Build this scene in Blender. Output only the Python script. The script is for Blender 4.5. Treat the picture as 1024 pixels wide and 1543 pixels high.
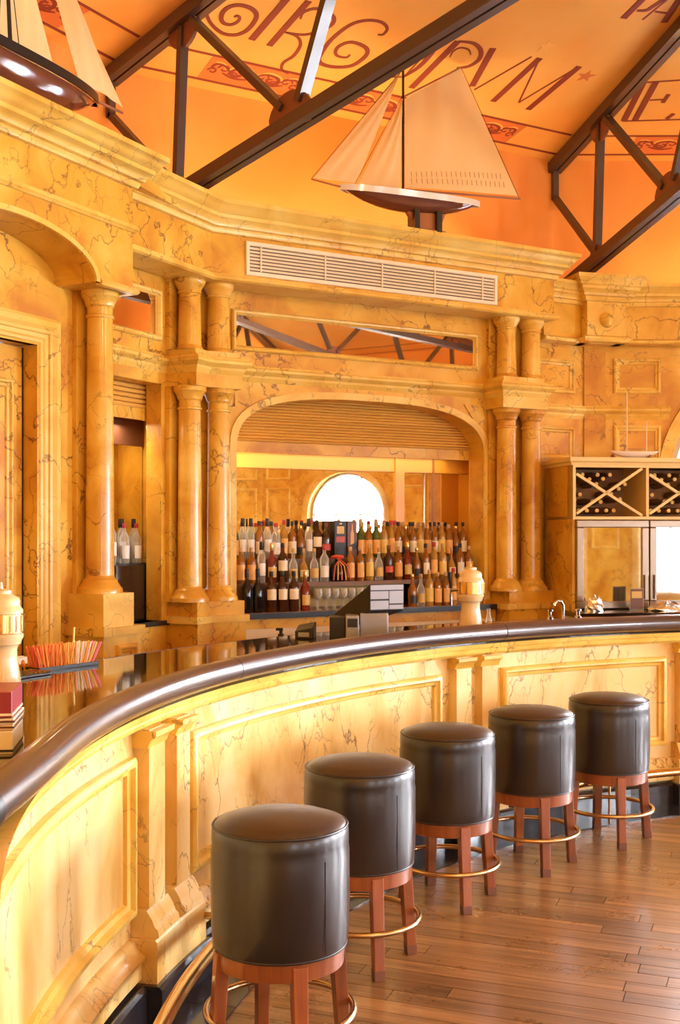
import bpy, bmesh, math, random
from mathutils import Vector, Matrix
random.seed(7)
S = bpy.context.scene
for o in list(bpy.data.objects): bpy.data.objects.remove(o)
COL = S.collection
R = math.radians

# ------------------------------------------------------------------ camera, world, exposure, window light
F_PX, H_EYE = 1720.0, 1.63
cd = bpy.data.cameras.new('camera'); cam = bpy.data.objects.new('camera', cd); COL.objects.link(cam)
cam.location = (0, 0, H_EYE); cam.rotation_euler = (R(90), 0, 0)
cd.sensor_fit = 'VERTICAL'; cd.sensor_height = 36.0; cd.lens = 36.0 * F_PX / 1543.0
cd.shift_y = 28.5 / 1543.0; cd.clip_start = 0.05
S.camera = cam
S.view_settings.view_transform = 'Standard'; S.view_settings.look = 'None'
S.view_settings.gamma = 1.0; S.view_settings.use_curve_mapping = False
S.view_settings.exposure = 0.92
wd = bpy.data.worlds.new('world'); S.world = wd; wd.use_nodes = True
bg = wd.node_tree.nodes['Background']; bg.inputs[0].default_value = (0.80, 0.88, 1.0, 1); bg.inputs[1].default_value = 1.5

OC = Vector((3.817, 2.467))          # centre of the twelve-sided room
AP_UP, AP_LO, Z_CORN, Z_EAVE, SLOPE = 7.466, 6.89, 3.77, 4.85, 0.18

def facet(k):
    a = R(29.7 - 30 * k); e = Vector((math.cos(a), math.sin(a))); n = Vector((math.sin(a), -math.cos(a)))
    return a, e, n

def area(name, loc, direction, sx, sy, energy, color):
    l = bpy.data.lights.new(name, 'AREA'); l.shape = 'RECTANGLE'; l.size = sx; l.size_y = sy
    l.energy = energy; l.color = color
    o = bpy.data.objects.new(name, l); COL.objects.link(o); o.location = loc
    o.rotation_euler = Vector(direction).to_track_quat('-Z', 'Z').to_euler()
    return o
WIN_E = {1: 480, 2: 1450, 3: 900, 4: 400, 5: 120, 6: 80, 7: 60}
for k, en in WIN_E.items():            # daylight standing outside each arched window
    a, e, n = facet(k); m = OC - n * (AP_LO + 0.45)
    area('window_daylight', (m.x, m.y, 1.75), (n.x, n.y, -0.10), 1.9, 2.6, en, (0.95, 0.97, 1.0))
def point(name, loc, energy, color, rad=0.08):
    l = bpy.data.lights.new(name, 'POINT'); l.energy = energy; l.color = color; l.shadow_soft_size = rad
    o = bpy.data.objects.new(name, l); COL.objects.link(o); o.location = loc; return o
WARM = (1.0, 0.66, 0.30)

# ------------------------------------------------------------------ materials
MATS = {}
def new_mat(name):
    m = bpy.data.materials.new(name); m.use_nodes = True; nt = m.node_tree
    return m, nt, nt.nodes['Principled BSDF']
def plain(name, col, rough=0.5, metal=0.0, coat=0.0, var=0.0, scale=8.0, bump=0.0, spec=0.5, trans=0.0):
    if name in MATS: return MATS[name]
    m, nt, b = new_mat(name); N, L = nt.nodes, nt.links
    b.inputs['Base Color'].default_value = (*col, 1); b.inputs['Roughness'].default_value = rough
    b.inputs['Metallic'].default_value = metal; b.inputs['Coat Weight'].default_value = coat
    b.inputs['Coat Roughness'].default_value = 0.08; b.inputs['Specular IOR Level'].default_value = spec
    b.inputs['Transmission Weight'].default_value = trans
    tc = N.new('ShaderNodeTexCoord'); nz = N.new('ShaderNodeTexNoise')
    nz.inputs['Scale'].default_value = scale; nz.inputs['Detail'].default_value = 4
    L.new(tc.outputs['Object'], nz.inputs['Vector'])
    if var > 0:
        oi = N.new('ShaderNodeObjectInfo'); ad = N.new('ShaderNodeMath'); ad.operation = 'ADD'
        L.new(nz.outputs['Fac'], ad.inputs[0]); L.new(oi.outputs['Random'], ad.inputs[1])
        mr = N.new('ShaderNodeMapRange'); mr.inputs['From Min'].default_value = 0.3; mr.inputs['From Max'].default_value = 1.7
        mr.inputs['To Min'].default_value = 1 - var; mr.inputs['To Max'].default_value = 1 + var
        L.new(ad.outputs[0], mr.inputs['Value'])
        hs = N.new('ShaderNodeHueSaturation'); hs.inputs['Color'].default_value = (*col, 1)
        L.new(mr.outputs[0], hs.inputs['Value']); L.new(hs.outputs['Color'], b.inputs['Base Color'])
    if bump > 0:
        bp = N.new('ShaderNodeBump'); bp.inputs['Strength'].default_value = bump; bp.inputs['Distance'].default_value = 0.01
        L.new(nz.outputs['Fac'], bp.inputs['Height']); L.new(bp.outputs[0], b.inputs['Normal'])
    MATS[name] = m; return m

def marble(name, dark, mid, light, vein=(0.16, 0.05, 0.02), rough=0.36, vscale=1.9, amount=1.0, coat=0.08, stretch=1.0):
    m, nt, b = new_mat(name); N, L = nt.nodes, nt.links
    tc = N.new('ShaderNodeTexCoord'); oi = N.new('ShaderNodeObjectInfo')
    sc = N.new('ShaderNodeVectorMath'); sc.operation = 'SCALE'; sc.inputs[0].default_value = (37, 23, 11)
    L.new(oi.outputs['Random'], sc.inputs['Scale'])
    ad = N.new('ShaderNodeVectorMath'); L.new(tc.outputs['Object'], ad.inputs[0]); L.new(sc.outputs[0], ad.inputs[1])
    mp = N.new('ShaderNodeMapping'); mp.inputs['Scale'].default_value = (1, 1, stretch); L.new(ad.outputs[0], mp.inputs['Vector'])
    n1 = N.new('ShaderNodeTexNoise'); n1.inputs['Scale'].default_value = 2.6; n1.inputs['Detail'].default_value = 7; n1.inputs['Distortion'].default_value = 0.8
    L.new(mp.outputs[0], n1.inputs['Vector'])
    cr = N.new('ShaderNodeValToRGB'); els = cr.color_ramp.elements
    els[0].position = 0.30; els[0].color = (*dark, 1); els[1].position = 0.72; els[1].color = (*light, 1)
    q = els.new(0.5); q.color = (*mid, 1)
    L.new(n1.outputs['Fac'], cr.inputs['Fac'])
    # crack veins: warped voronoi edges, present only in patches
    n2 = N.new('ShaderNodeTexNoise'); n2.inputs['Scale'].default_value = 5.0; n2.inputs['Detail'].default_value = 6
    L.new(mp.outputs[0], n2.inputs['Vector'])
    mx = N.new('ShaderNodeVectorMath'); mx.operation = 'MULTIPLY_ADD'
    mx.inputs[1].default_value = (0.42, 0.42, 0.42); L.new(n2.outputs['Color'], mx.inputs[0]); L.new(mp.outputs[0], mx.inputs[2])
    last = cr.outputs['Color']
    for vs, wid, lo, hi, st in ((vscale, 0.013, 0.43, 0.54, 0.95 * amount), (vscale * 2.7, 0.014, 0.48, 0.60, 0.75 * amount)):
        vo = N.new('ShaderNodeTexVoronoi'); vo.feature = 'DISTANCE_TO_EDGE'; vo.inputs['Scale'].default_value = vs
        L.new(mx.outputs[0], vo.inputs['Vector'])
        mr = N.new('ShaderNodeMapRange'); mr.inputs['From Min'].default_value = 0.0; mr.inputs['From Max'].default_value = wid * (vs / vscale) ** 0.5
        mr.inputs['To Min'].default_value = 1.0; mr.inputs['To Max'].default_value = 0.0; L.new(vo.outputs['Distance'], mr.inputs['Value'])
        n3 = N.new('ShaderNodeTexNoise'); n3.inputs['Scale'].default_value = 1.3 * vs / vscale; n3.inputs['Detail'].default_value = 2
        L.new(ad.outputs[0], n3.inputs['Vector'])
        m2 = N.new('ShaderNodeMapRange'); m2.inputs['From Min'].default_value = lo; m2.inputs['From Max'].default_value = hi
        m2.inputs['To Max'].default_value = st; L.new(n3.outputs['Fac'], m2.inputs['Value'])
        mu = N.new('ShaderNodeMath'); mu.operation = 'MULTIPLY'; L.new(mr.outputs[0], mu.inputs[0]); L.new(m2.outputs[0], mu.inputs[1])
        mixc = N.new('ShaderNodeMix'); mixc.data_type = 'RGBA'
        L.new(mu.outputs[0], mixc.inputs[0]); L.new(last, mixc.inputs[6]); mixc.inputs[7].default_value = (*vein, 1)
        last = mixc.outputs[2]
    L.new(last, b.inputs['Base Color']); b.inputs['Roughness'].default_value = rough
    b.inputs['Coat Weight'].default_value = coat; b.inputs['Coat Roughness'].default_value = 0.15; b.inputs['Specular IOR Level'].default_value = 0.32
    MATS[name] = m; return m

marble('marble', (0.55, 0.225, 0.020), (0.74, 0.40, 0.042), (0.85, 0.56, 0.105))
marble('marble_bar', (0.66, 0.35, 0.065), (0.85, 0.60, 0.23), (0.91, 0.76, 0.43), vein=(0.22, 0.11, 0.05), vscale=2.6, rough=0.30, coat=0.2, stretch=0.55)
marble('marble_column', (0.57, 0.245, 0.026), (0.75, 0.42, 0.055), (0.85, 0.57, 0.13), amount=0.8, rough=0.24, coat=0.4)
marble('marble_pale', (0.68, 0.37, 0.050), (0.83, 0.54, 0.105), (0.89, 0.66, 0.20), amount=0.8)

def ceiling_mat(name, c1, c2, rough=0.7):
    m, nt, b = new_mat(name); N, L = nt.nodes, nt.links
    tc = N.new('ShaderNodeTexCoord'); nz = N.new('ShaderNodeTexNoise'); nz.inputs['Scale'].default_value = 1.1; nz.inputs['Detail'].default_value = 6
    L.new(tc.outputs['Object'], nz.inputs['Vector'])
    cr = N.new('ShaderNodeValToRGB'); cr.color_ramp.elements[0].position = 0.35; cr.color_ramp.elements[0].color = (*c1, 1)
    cr.color_ramp.elements[1].position = 0.7; cr.color_ramp.elements[1].color = (*c2, 1)
    L.new(nz.outputs['Fac'], cr.inputs['Fac']); L.new(cr.outputs['Color'], b.inputs['Base Color']); b.inputs['Roughness'].default_value = rough
    MATS[name] = m; return m
ceiling_mat('ceiling_paint', (0.84, 0.39, 0.075), (0.92, 0.54, 0.125))
ceiling_mat('wall_paint', (0.84, 0.33, 0.060), (0.88, 0.39, 0.08))
plain('ceiling_red', (0.70, 0.21, 0.05), 0.7)
plain('ceiling_dark', (0.26, 0.045, 0.022), 0.7)
plain('ceiling_gold', (0.92, 0.52, 0.12), 0.7)
plain('steel', (0.070, 0.036, 0.024), 0.42, coat=0.2, var=0.15)
plain('gusset', (0.19, 0.066, 0.034), 0.5, var=0.1)
plain('dark_line', (0.03, 0.012, 0.008), 0.7)
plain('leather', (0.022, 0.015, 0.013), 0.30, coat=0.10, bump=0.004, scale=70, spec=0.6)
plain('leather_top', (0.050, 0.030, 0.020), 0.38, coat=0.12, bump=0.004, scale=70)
plain('leather_seam', (0.02, 0.012, 0.012), 0.4)
plain('brass', (0.80, 0.52, 0.20), 0.20, 1.0)
plain('brass_dull', (0.56, 0.37, 0.19), 0.26, 1.0)
plain('chrome', (0.82, 0.82, 0.84), 0.08, 1.0)
plain('rail_wood', (0.050, 0.025, 0.022), 0.30, coat=0.6, var=0.1, bump=0.03, spec=1.0)
plain('black', (0.012, 0.010, 0.010), 0.35)
plain('counter', (0.022, 0.012, 0.008), 0.045, coat=0.5)
plain('black_tile', (0.020, 0.017, 0.022), 0.16, coat=0.4, var=0.3)
plain('white_paint', (0.90, 0.81, 0.62), 0.45)
plain('cream_panel', (0.80, 0.66, 0.46), 0.5)
plain('orange_lacquer', (0.86, 0.40, 0.055), 0.35)
plain('duct_dark', (0.12, 0.07, 0.04), 0.8)
plain('shutter_gold', (0.76, 0.42, 0.085), 0.4, var=0.12, scale=3)
plain('canvas', (0.96, 0.76, 0.38), 0.85, bump=0.1, scale=90)
_m = MATS['canvas']; _nt = _m.node_tree; _b = _nt.nodes['Principled BSDF']; _t = _nt.nodes.new('ShaderNodeBsdfTranslucent'); _t.inputs[0].default_value = (0.95, 0.68, 0.26, 1)
_x = _nt.nodes.new('ShaderNodeMixShader'); _x.inputs[0].default_value = 0.22; _nt.links.new(_b.outputs[0], _x.inputs[1]); _nt.links.new(_t.outputs[0], _x.inputs[2]); _nt.links.new(_x.outputs[0], _nt.nodes['Material Output'].inputs['Surface'])
plain('canvas_trim', (0.55, 0.17, 0.06), 0.8)
plain('boat_white', (0.85, 0.80, 0.70), 0.2, coat=0.6)
plain('boat_brown', (0.14, 0.042, 0.02), 0.12, coat=1.0)
plain('boat_wood', (0.36, 0.13, 0.045), 0.3, coat=0.4)
plain('fridge_frame', (0.34, 0.26, 0.19), 0.28, 0.7)
plain('rack_trim', (0.86, 0.62, 0.24), 0.4)
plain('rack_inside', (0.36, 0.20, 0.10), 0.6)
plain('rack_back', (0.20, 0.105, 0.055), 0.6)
plain('pos_black', (0.018, 0.015, 0.016), 0.35)
plain('pos_silver', (0.36, 0.36, 0.40), 0.32, 0.2)
plain('tower_cream', (0.88, 0.66, 0.36), 0.25, coat=0.5)
plain('burgundy', (0.30, 0.025, 0.04), 0.35)
plain('foil', (0.86, 0.86, 0.88), 0.18, 0.9, bump=1.0, scale=25)
plain('curtain', (0.90, 0.72, 0.44), 0.9)

def mirror_mat(name, col, rough):
    m, nt, b = new_mat(name); b.inputs['Base Color'].default_value = (*col, 1)
    b.inputs['Metallic'].default_value = 1.0; b.inputs['Roughness'].default_value = rough
    tc = nt.nodes.new('ShaderNodeTexCoord'); nz = nt.nodes.new('ShaderNodeTexNoise'); nz.inputs['Scale'].default_value = 2
    mr = nt.nodes.new('ShaderNodeMapRange'); mr.inputs['To Min'].default_value = rough; mr.inputs['To Max'].default_value = rough * 1.6
    nt.links.new(tc.outputs['Object'], nz.inputs['Vector']); nt.links.new(nz.outputs['Fac'], mr.inputs['Value']); nt.links.new(mr.outputs[0], b.inputs['Roughness'])
    MATS[name] = m
mirror_mat('mirror', (0.95, 0.88, 0.72), 0.012)
mirror_mat('fridge_glass', (0.72, 0.70, 0.68), 0.02)
def thin_glass(name, col, fac, rough=0.03):
    m, nt, b = new_mat(name); N, L = nt.nodes, nt.links
    b.inputs['Base Color'].default_value = (*col, 1); b.inputs['Roughness'].default_value = rough; b.inputs['Coat Weight'].default_value = 0.5
    tr = N.new('ShaderNodeBsdfTransparent'); tr.inputs[0].default_value = (*[min(1, c * 0.5 + 0.5) for c in col], 1)
    mix = N.new('ShaderNodeMixShader'); fr = N.new('ShaderNodeLayerWeight'); fr.inputs['Blend'].default_value = 0.35
    mr = N.new('ShaderNodeMapRange'); mr.inputs['To Min'].default_value = fac; mr.inputs['To Max'].default_value = 1.0
    L.new(fr.outputs['Fresnel'], mr.inputs['Value']); L.new(mr.outputs[0], mix.inputs['Fac'])
    L.new(tr.outputs[0], mix.inputs[1]); L.new(b.outputs[0], mix.inputs[2])
    L.new(mix.outputs[0], nt.nodes['Material Output'].inputs['Surface']); MATS[name] = m
thin_glass('clear_glass', (0.90, 0.88, 0.82), 0.22)
thin_glass('window_glass', (0.92, 0.95, 1.0), 0.03)
for nm, c in (('amber_glass', (0.42, 0.15, 0.02)), ('gold_glass', (0.62, 0.33, 0.06)), ('green_glass', (0.10, 0.20, 0.04)), ('brown_glass', (0.10, 0.03, 0.01)), ('dark_glass', (0.012, 0.012, 0.014)), ('red_glass', (0.30, 0.03, 0.015))):
    thin_glass(nm, c, 0.62)
for nm, c in (('label_cream', (0.85, 0.74, 0.52)), ('label_orange', (0.82, 0.42, 0.10)), ('label_black', (0.02, 0.018, 0.018)), ('label_white', (0.88, 0.86, 0.82)), ('label_red', (0.55, 0.06, 0.03)), ('label_gold', (0.70, 0.46, 0.12)), ('label_green', (0.10, 0.20, 0.08)), ('label_yellow', (0.86, 0.58, 0.12)), ('cap_black', (0.015, 0.014, 0.014)), ('cap_red', (0.5, 0.03, 0.03)), ('cap_cork', (0.55, 0.33, 0.15)), ('cap_blue', (0.05, 0.07, 0.22)), ('cap_brown', (0.16, 0.06, 0.03))):
    plain(nm, c, 0.45, var=0.1)
plain('cap_gold', (0.75, 0.5, 0.18), 0.25, 0.8)
for nm, c in (('straw_orange', (0.95, 0.40, 0.09)), ('straw_red', (0.88, 0.17, 0.07)), ('straw_yellow', (0.92, 0.66, 0.14)), ('straw_pink', (0.86, 0.22, 0.42)), ('straw_white', (0.9, 0.86, 0.78))):
    plain(nm, c, 0.35)

def wood_mat(name, c1, c2, rough, coat, along, scuff=False, gs=1.0):
    m, nt, b = new_mat(name); N, L = nt.nodes, nt.links
    tc = N.new('ShaderNodeTexCoord'); oi = N.new('ShaderNodeObjectInfo')
    sc = N.new('ShaderNodeVectorMath'); sc.operation = 'SCALE'; sc.inputs[0].default_value = (31, 17, 7); L.new(oi.outputs['Random'], sc.inputs['Scale'])
    ad = N.new('ShaderNodeVectorMath'); L.new(tc.outputs['Object'], ad.inputs[0]); L.new(sc.outputs[0], ad.inputs[1])
    mp = N.new('ShaderNodeMapping'); mp.inputs['Scale'].default_value = along; L.new(ad.outputs[0], mp.inputs['Vector'])
    nz = N.new('ShaderNodeTexNoise'); nz.inputs['Scale'].default_value = gs; nz.inputs['Detail'].default_value = 8; nz.inputs['Distortion'].default_value = 0.5
    L.new(mp.outputs[0], nz.inputs['Vector'])
    cr = N.new('ShaderNodeValToRGB'); cr.color_ramp.elements[0].position = 0.28; cr.color_ramp.elements[0].color = (*c1, 1)
    cr.color_ramp.elements[1].position = 0.75; cr.color_ramp.elements[1].color = (*c2, 1); L.new(nz.outputs['Fac'], cr.inputs['Fac'])
    hs = N.new('ShaderNodeHueSaturation'); L.new(cr.outputs['Color'], hs.inputs['Color'])
    mr = N.new('ShaderNodeMapRange'); mr.inputs['To Min'].default_value = 0.72; mr.inputs['To Max'].default_value = 1.28
    L.new(oi.outputs['Random'], mr.inputs['Value']); L.new(mr.outputs[0], hs.inputs['Value']); L.new(hs.outputs['Color'], b.inputs['Base Color'])
    b.inputs['Roughness'].default_value = rough; b.inputs['Coat Weight'].default_value = coat; b.inputs['Coat Roughness'].default_value = 0.2
    if scuff:
        geo = N.new('ShaderNodeNewGeometry'); n2 = N.new('ShaderNodeTexNoise'); n2.inputs['Scale'].default_value = 2.2; n2.inputs['Detail'].default_value = 9; n2.inputs['Roughness'].default_value = 0.7
        L.new(geo.outputs['Position'], n2.inputs['Vector'])
        m2 = N.new('ShaderNodeMapRange'); m2.inputs['From Min'].default_value = 0.35; m2.inputs['From Max'].default_value = 0.7
        m2.inputs['To Min'].default_value = rough * 0.9; m2.inputs['To Max'].default_value = rough * 1.45; L.new(n2.outputs['Fac'], m2.inputs['Value']); L.new(m2.outputs[0], b.inputs['Roughness'])
        bp = N.new('ShaderNodeBump'); bp.inputs['Strength'].default_value = 0.12; bp.inputs['Distance'].default_value = 0.004
        L.new(nz.outputs['Fac'], bp.inputs['Height']); L.new(bp.outputs[0], b.inputs['Normal'])
    MATS[name] = m
wood_mat('floor_wood', (0.135, 0.062, 0.020), (0.36, 0.185, 0.070), 0.27, 0.45, (1.2, 26, 10), True, 1.6)
wood_mat('stool_wood', (0.19, 0.050, 0.013), (0.34, 0.100, 0.025), 0.32, 0.4, (20, 20, 1.5), False, 1.5)

# ------------------------------------------------------------------ mesh helpers
class MB:
    def __init__(s): s.v = []; s.f = []
    def add(s, vs, fs):
        b = len(s.v); s.v += [tuple(q) for q in vs]; s.f += [tuple(b + i for i in f) for f in fs]; return s
    def hexa(s, p):   # 8 points: bottom 4 ccw, top 4 ccw
        return s.add(p, [(3, 2, 1, 0), (4, 5, 6, 7), (0, 1, 5, 4), (1, 2, 6, 5), (2, 3, 7, 6), (3, 0, 4, 7)])
    def box(s, x0, x1, y0, y1, z0, z1):
        return s.hexa([(x0, y0, z0), (x1, y0, z0), (x1, y1, z0), (x0, y1, z0), (x0, y0, z1), (x1, y0, z1), (x1, y1, z1), (x0, y1, z1)])
    def prism(s, poly, z0, z1):      # plan polygon (ccw) pulled upright
        n = len(poly); vs = [(x, y, z0) for x, y in poly] + [(x, y, z1) for x, y in poly]
        return s.add(vs, [tuple(reversed(range(n))), tuple(range(n, 2 * n))] + [(i, (i + 1) % n, n + (i + 1) % n, n + i) for i in range(n)])
    def slab(s, poly, y0, y1):       # elevation polygon (x,z) pulled in depth
        n = len(poly); vs = [(x, y0, z) for x, z in poly] + [(x, y1, z) for x, z in poly]
        return s.add(vs, [tuple(range(n)), tuple(reversed(range(n, 2 * n)))] + [(i, n + i, n + (i + 1) % n, (i + 1) % n) for i in range(n)])
    def lathe(s, prof, seg=20, c=(0, 0), a0=0.0, a1=2 * math.pi, cap=True):
        full = abs(a1 - a0 - 2 * math.pi) < 1e-6; cols = seg if full else seg + 1; n = len(prof); vs = []
        for i in range(cols):
            a = a0 + (a1 - a0) * i / seg; ca, sa = math.cos(a), math.sin(a)
            vs += [(c[0] + r * ca, c[1] + r * sa, z) for r, z in prof]
        fs = []
        for i in range(seg):
            j = (i + 1) % cols
            for k in range(n - 1): fs.append((i * n + k, j * n + k, j * n + k + 1, i * n + k + 1))
        if full and cap:
            if prof[0][0] > 1e-6: fs.append(tuple(reversed([i * n for i in range(cols)])))
            if prof[-1][0] > 1e-6: fs.append(tuple(i * n + n - 1 for i in range(cols)))
        return s.add(vs, fs)
    def tube(s, path, r, seg=8, closed=False, rs=None):
        P = [Vector(p) for p in path]; n = len(P); vs = []; up = None
        for i in range(n):
            t = (P[(i + 1) % n] - P[i - 1]) if closed else (P[min(i + 1, n - 1)] - P[max(i - 1, 0)])
            t.normalize()
            if up is None:
                up = Vector((0, 0, 1)) if abs(t.z) < 0.9 else Vector((1, 0, 0))
            x = t.cross(up).normalized(); y = x.cross(t).normalized(); up = y
            rr = rs[i] if rs else r
            for k in range(seg):
                a = 2 * math.pi * k / seg; vs.append(P[i] + x * (rr * math.cos(a)) + y * (rr * math.sin(a)))
        fs = []
        for i in range(n if closed else n - 1):
            j = (i + 1) % n
            for k in range(seg): fs.append((i * seg + k, i * seg + (k + 1) % seg, j * seg + (k + 1) % seg, j * seg + k))
        if not closed:
            fs.append(tuple(reversed(range(seg)))); fs.append(tuple((n - 1) * seg + k for k in range(seg)))
        return s.add(vs, fs)
    def sweep(s, path, prof, closed=False):   # plan path, profile (d to the right of travel, z), mitred
        P = [Vector(p) for p in path]; n = len(P); m = len(prof); vs = []
        for i in range(n):
            a = (P[i] - P[i - 1]).normalized() if (i > 0 or closed) else None
            b = (P[(i + 1) % n] - P[i]).normalized() if (i < n - 1 or closed) else None
            if a is None: a = b
            if b is None: b = a
            na = Vector((a.y, -a.x)); nb = Vector((b.y, -b.x)); mt = na + nb
            mt = mt / max(0.15, mt.dot(na)) if mt.length > 1e-6 else na
            for d, z in prof: vs.append((P[i].x + mt.x * d, P[i].y + mt.y * d, z))
        fs = []
        for i in range(n if closed else n - 1):
            j = (i + 1) % n
            for k in range(m): fs.append((i * m + k, i * m + (k + 1) % m, j * m + (k + 1) % m, j * m + k))
        if not closed:
            fs.append(tuple(range(m))); fs.append(tuple(reversed([(n - 1) * m + k for k in range(m)])))
        return s.add(vs, fs)
    def bar(s, a, b, w, h, up=(0, 0, 1)):     # square bar from a to b
        a, b = Vector(a), Vector(b); t = (b - a).normalized(); x = t.cross(Vector(up)).normalized(); y = x.cross(t)
        x *= w / 2; y *= h / 2
        return s.hexa([a - x - y, a + x - y, b + x - y, b - x - y, a - x + y, a + x + y, b + x + y, b - x + y])
    def grid(s, fn, nu, nv):
        vs = [fn(i / nu, j / nv) for i in range(nu + 1) for j in range(nv + 1)]
        return s.add(vs, [(i * (nv + 1) + j, (i + 1) * (nv + 1) + j, (i + 1) * (nv + 1) + j + 1, i * (nv + 1) + j + 1) for i in range(nu) for j in range(nv)])
    def mesh(s, name, m, smooth=None):
        me = bpy.data.meshes.new(name); me.from_pydata(s.v, [], s.f)
        bm = bmesh.new(); bm.from_mesh(me); bmesh.ops.recalc_face_normals(bm, faces=bm.faces); bm.to_mesh(me); bm.free()
        me.materials.append(MATS[m])
        if smooth is not None:
            for p in me.polygons: p.use_smooth = True
            me.set_sharp_from_angle(angle=R(smooth))
        return me
    def build(s, name, m, parent=None, loc=(0, 0, 0), rz=0.0, smooth=None, bevel=0.0):
        o = bpy.data.objects.new(name, s.mesh(name, m, smooth)); COL.objects.link(o); o.location = loc; o.rotation_euler = (0, 0, rz)
        if parent: o.parent = parent
        if bevel:
            b = o.modifiers.new('bevel', 'BEVEL'); b.width = bevel; b.segments = 2; b.limit_method = 'ANGLE'
        return o
def obj(name, me, parent=None, loc=(0, 0, 0), rz=0.0):
    o = bpy.data.objects.new(name, me); COL.objects.link(o); o.location = loc; o.rotation_euler = (0, 0, rz)
    if parent: o.parent = parent
    return o
def tag(o, label=None, cat=None, group=None, kind=None):
    if label: o['label'] = label
    if cat: o['category'] = cat
    if group: o['group'] = group
    if kind: o['kind'] = kind
    return o
def thing(name, label, cat, loc=(0, 0, 0), rz=0.0, group=None):
    o = bpy.data.objects.new(name, None); COL.objects.link(o); o.empty_display_size = 0.1
    o.location = loc; o.rotation_euler = (0, 0, rz); return tag(o, label, cat, group)
def struct(o, label=None): 
    return tag(o, label, None, None, 'structure')
def dup(root, loc, rz=None, label=None, group=None):
    r = root.copy(); COL.objects.link(r); r.location = loc
    if rz is not None: r.rotation_euler = (0, 0, rz)
    if label: r['label'] = label
    if group: r['group'] = group
    for ch in list(root.children):
        c = ch.copy(); COL.objects.link(c); c.parent = r
        for g in list(ch.children):
            d = g.copy(); COL.objects.link(d); d.parent = c
    return r

class Frame:    # a wall line: t along it, p out of it towards the room
    def __init__(s, o, ang):
        s.a = R(ang); s.o = Vector(o); s.e = Vector((math.cos(s.a), math.sin(s.a))); s.n = Vector((math.sin(s.a), -math.cos(s.a)))
    def pt(s, t, p): return s.o + s.e * t + s.n * p
    def p3(s, t, p, z): q = s.pt(t, p); return (q.x, q.y, z)
W = Frame((1.44, 8.90), 29.7)                       # back bar wall
W2 = Frame((-0.95621, 7.50937), 62.5)               # left wall
W5 = Frame((1.9964, 9.3555), -0.3)                  # right wall
WB = Frame((1.9964, 9.3555), 14.7)                  # corner block between back and right wall
def meet(A, pa, B, pb):
    o1, o2 = A.pt(0, pa), B.pt(0, pb); d = o2 - o1
    det = A.e.x * -B.e.y + B.e.x * A.e.y; t = (d.x * -B.e.y + B.e.x * d.y) / det
    return o1 + A.e * t

BC = Vector((3.335, 2.993))                          # centre of the curved bar
def pol(r, ph): return Vector((BC.x + r * math.cos(R(ph)), BC.y + r * math.sin(R(ph))))
def arc(r, p0, p1, step=1.5):
    n = max(2, int(abs(p1 - p0) / step)); return [pol(r, p0 + (p1 - p0) * i / n) for i in range(n + 1)]

def arch_z(x, cx, hw, zs, rise, n):
    u = min(1.0, abs(x - cx) / hw); return zs + rise * (1 - u ** n) ** (1.0 / n)
def arch_wall(mb, x0, x1, z0, z1, cx, hw, zs, rise, n, y0, y1, zb=None, seg=28):
    zb = z0 if zb is None else zb     # opening reaches down to zb
    mb.box(x0, cx - hw, y0, y1, z0, z1); mb.box(cx + hw, x1, y0, y1, z0, z1)
    if zb > z0: mb.box(cx - hw, cx + hw, y0, y1, z0, zb)
    xs = [cx - hw * math.cos(math.pi * i / seg) for i in range(seg + 1)]
    for a, b in zip(xs[:-1], xs[1:]):
        za, zc = arch_z(a, cx, hw, zs, rise, n), arch_z(b, cx, hw, zs, rise, n)
        mb.hexa([(a, y0, za), (b, y0, zc), (b, y1, zc), (a, y1, za), (a, y0, z1), (b, y0, z1), (b, y1, z1), (a, y1, z1)])
    return mb
def arch_band(mb, cx, hw, zs, rise, n, w, y0, y1, zb, seg=32):   # moulding following an arched opening
    pts = [(cx - hw, zb)] + [(cx - hw * math.cos(math.pi * i / seg), 0) for i in range(seg + 1)] + [(cx + hw, zb)]
    ins, out = [], []
    for i, (x, z) in enumerate(pts):
        if z == 0:
            ins.append((x, arch_z(x, cx, hw, zs, rise, n))); xo = cx + (x - cx) * (hw + w) / hw
            out.append((xo, arch_z(xo, cx, hw + w, zs, rise + w, n)))
        else: ins.append((x, z)); out.append((x + (w if x > cx else -w), z))
    for i in range(len(ins) - 1):
        a, b, c, d = ins[i], ins[i + 1], out[i + 1], out[i]
        mb.hexa([(a[0], y0, a[1]), (b[0], y0, b[1]), (b[0], y1, b[1]), (a[0], y1, a[1]), (d[0], y0, d[1]), (c[0], y0, c[1]), (c[0], y1, c[1]), (d[0], y1, d[1])])
    return mb
def frame_rect(mb, x0, x1, z0, z1, w, y0, y1):       # flat picture-frame border
    mb.box(x0, x1, y0, y1, z1 - w, z1); mb.box(x0, x1, y0, y1, z0, z0 + w)
    mb.box(x0, x0 + w, y0, y1, z0 + w, z1 - w); mb.box(x1 - w, x1, y0, y1, z0 + w, z1 - w); return mb
def moulded_rect(mb, x0, x1, z0, z1, y, prof):       # mitred frame, profile (inset, out)
    ring = []
    for ins, out in prof:
        ring.append([(x0 + ins, y - out, z0 + ins), (x1 - ins, y - out, z0 + ins), (x1 - ins, y - out, z1 - ins), (x0 + ins, y - out, z1 - ins)])
    vs = [q for r in ring for q in r]; n = len(prof)
    fs = [(i * 4 + k, i * 4 + (k + 1) % 4, ((i + 1) % n) * 4 + (k + 1) % 4, ((i + 1) % n) * 4 + k) for i in range(n) for k in range(4)]
    return mb.add(vs, fs)
PROF_FRAME = [(0, 0), (0, .018), (.012, .026), (.022, .026), (.03, .014), (.045, .010), (.05, 0)]

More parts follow.
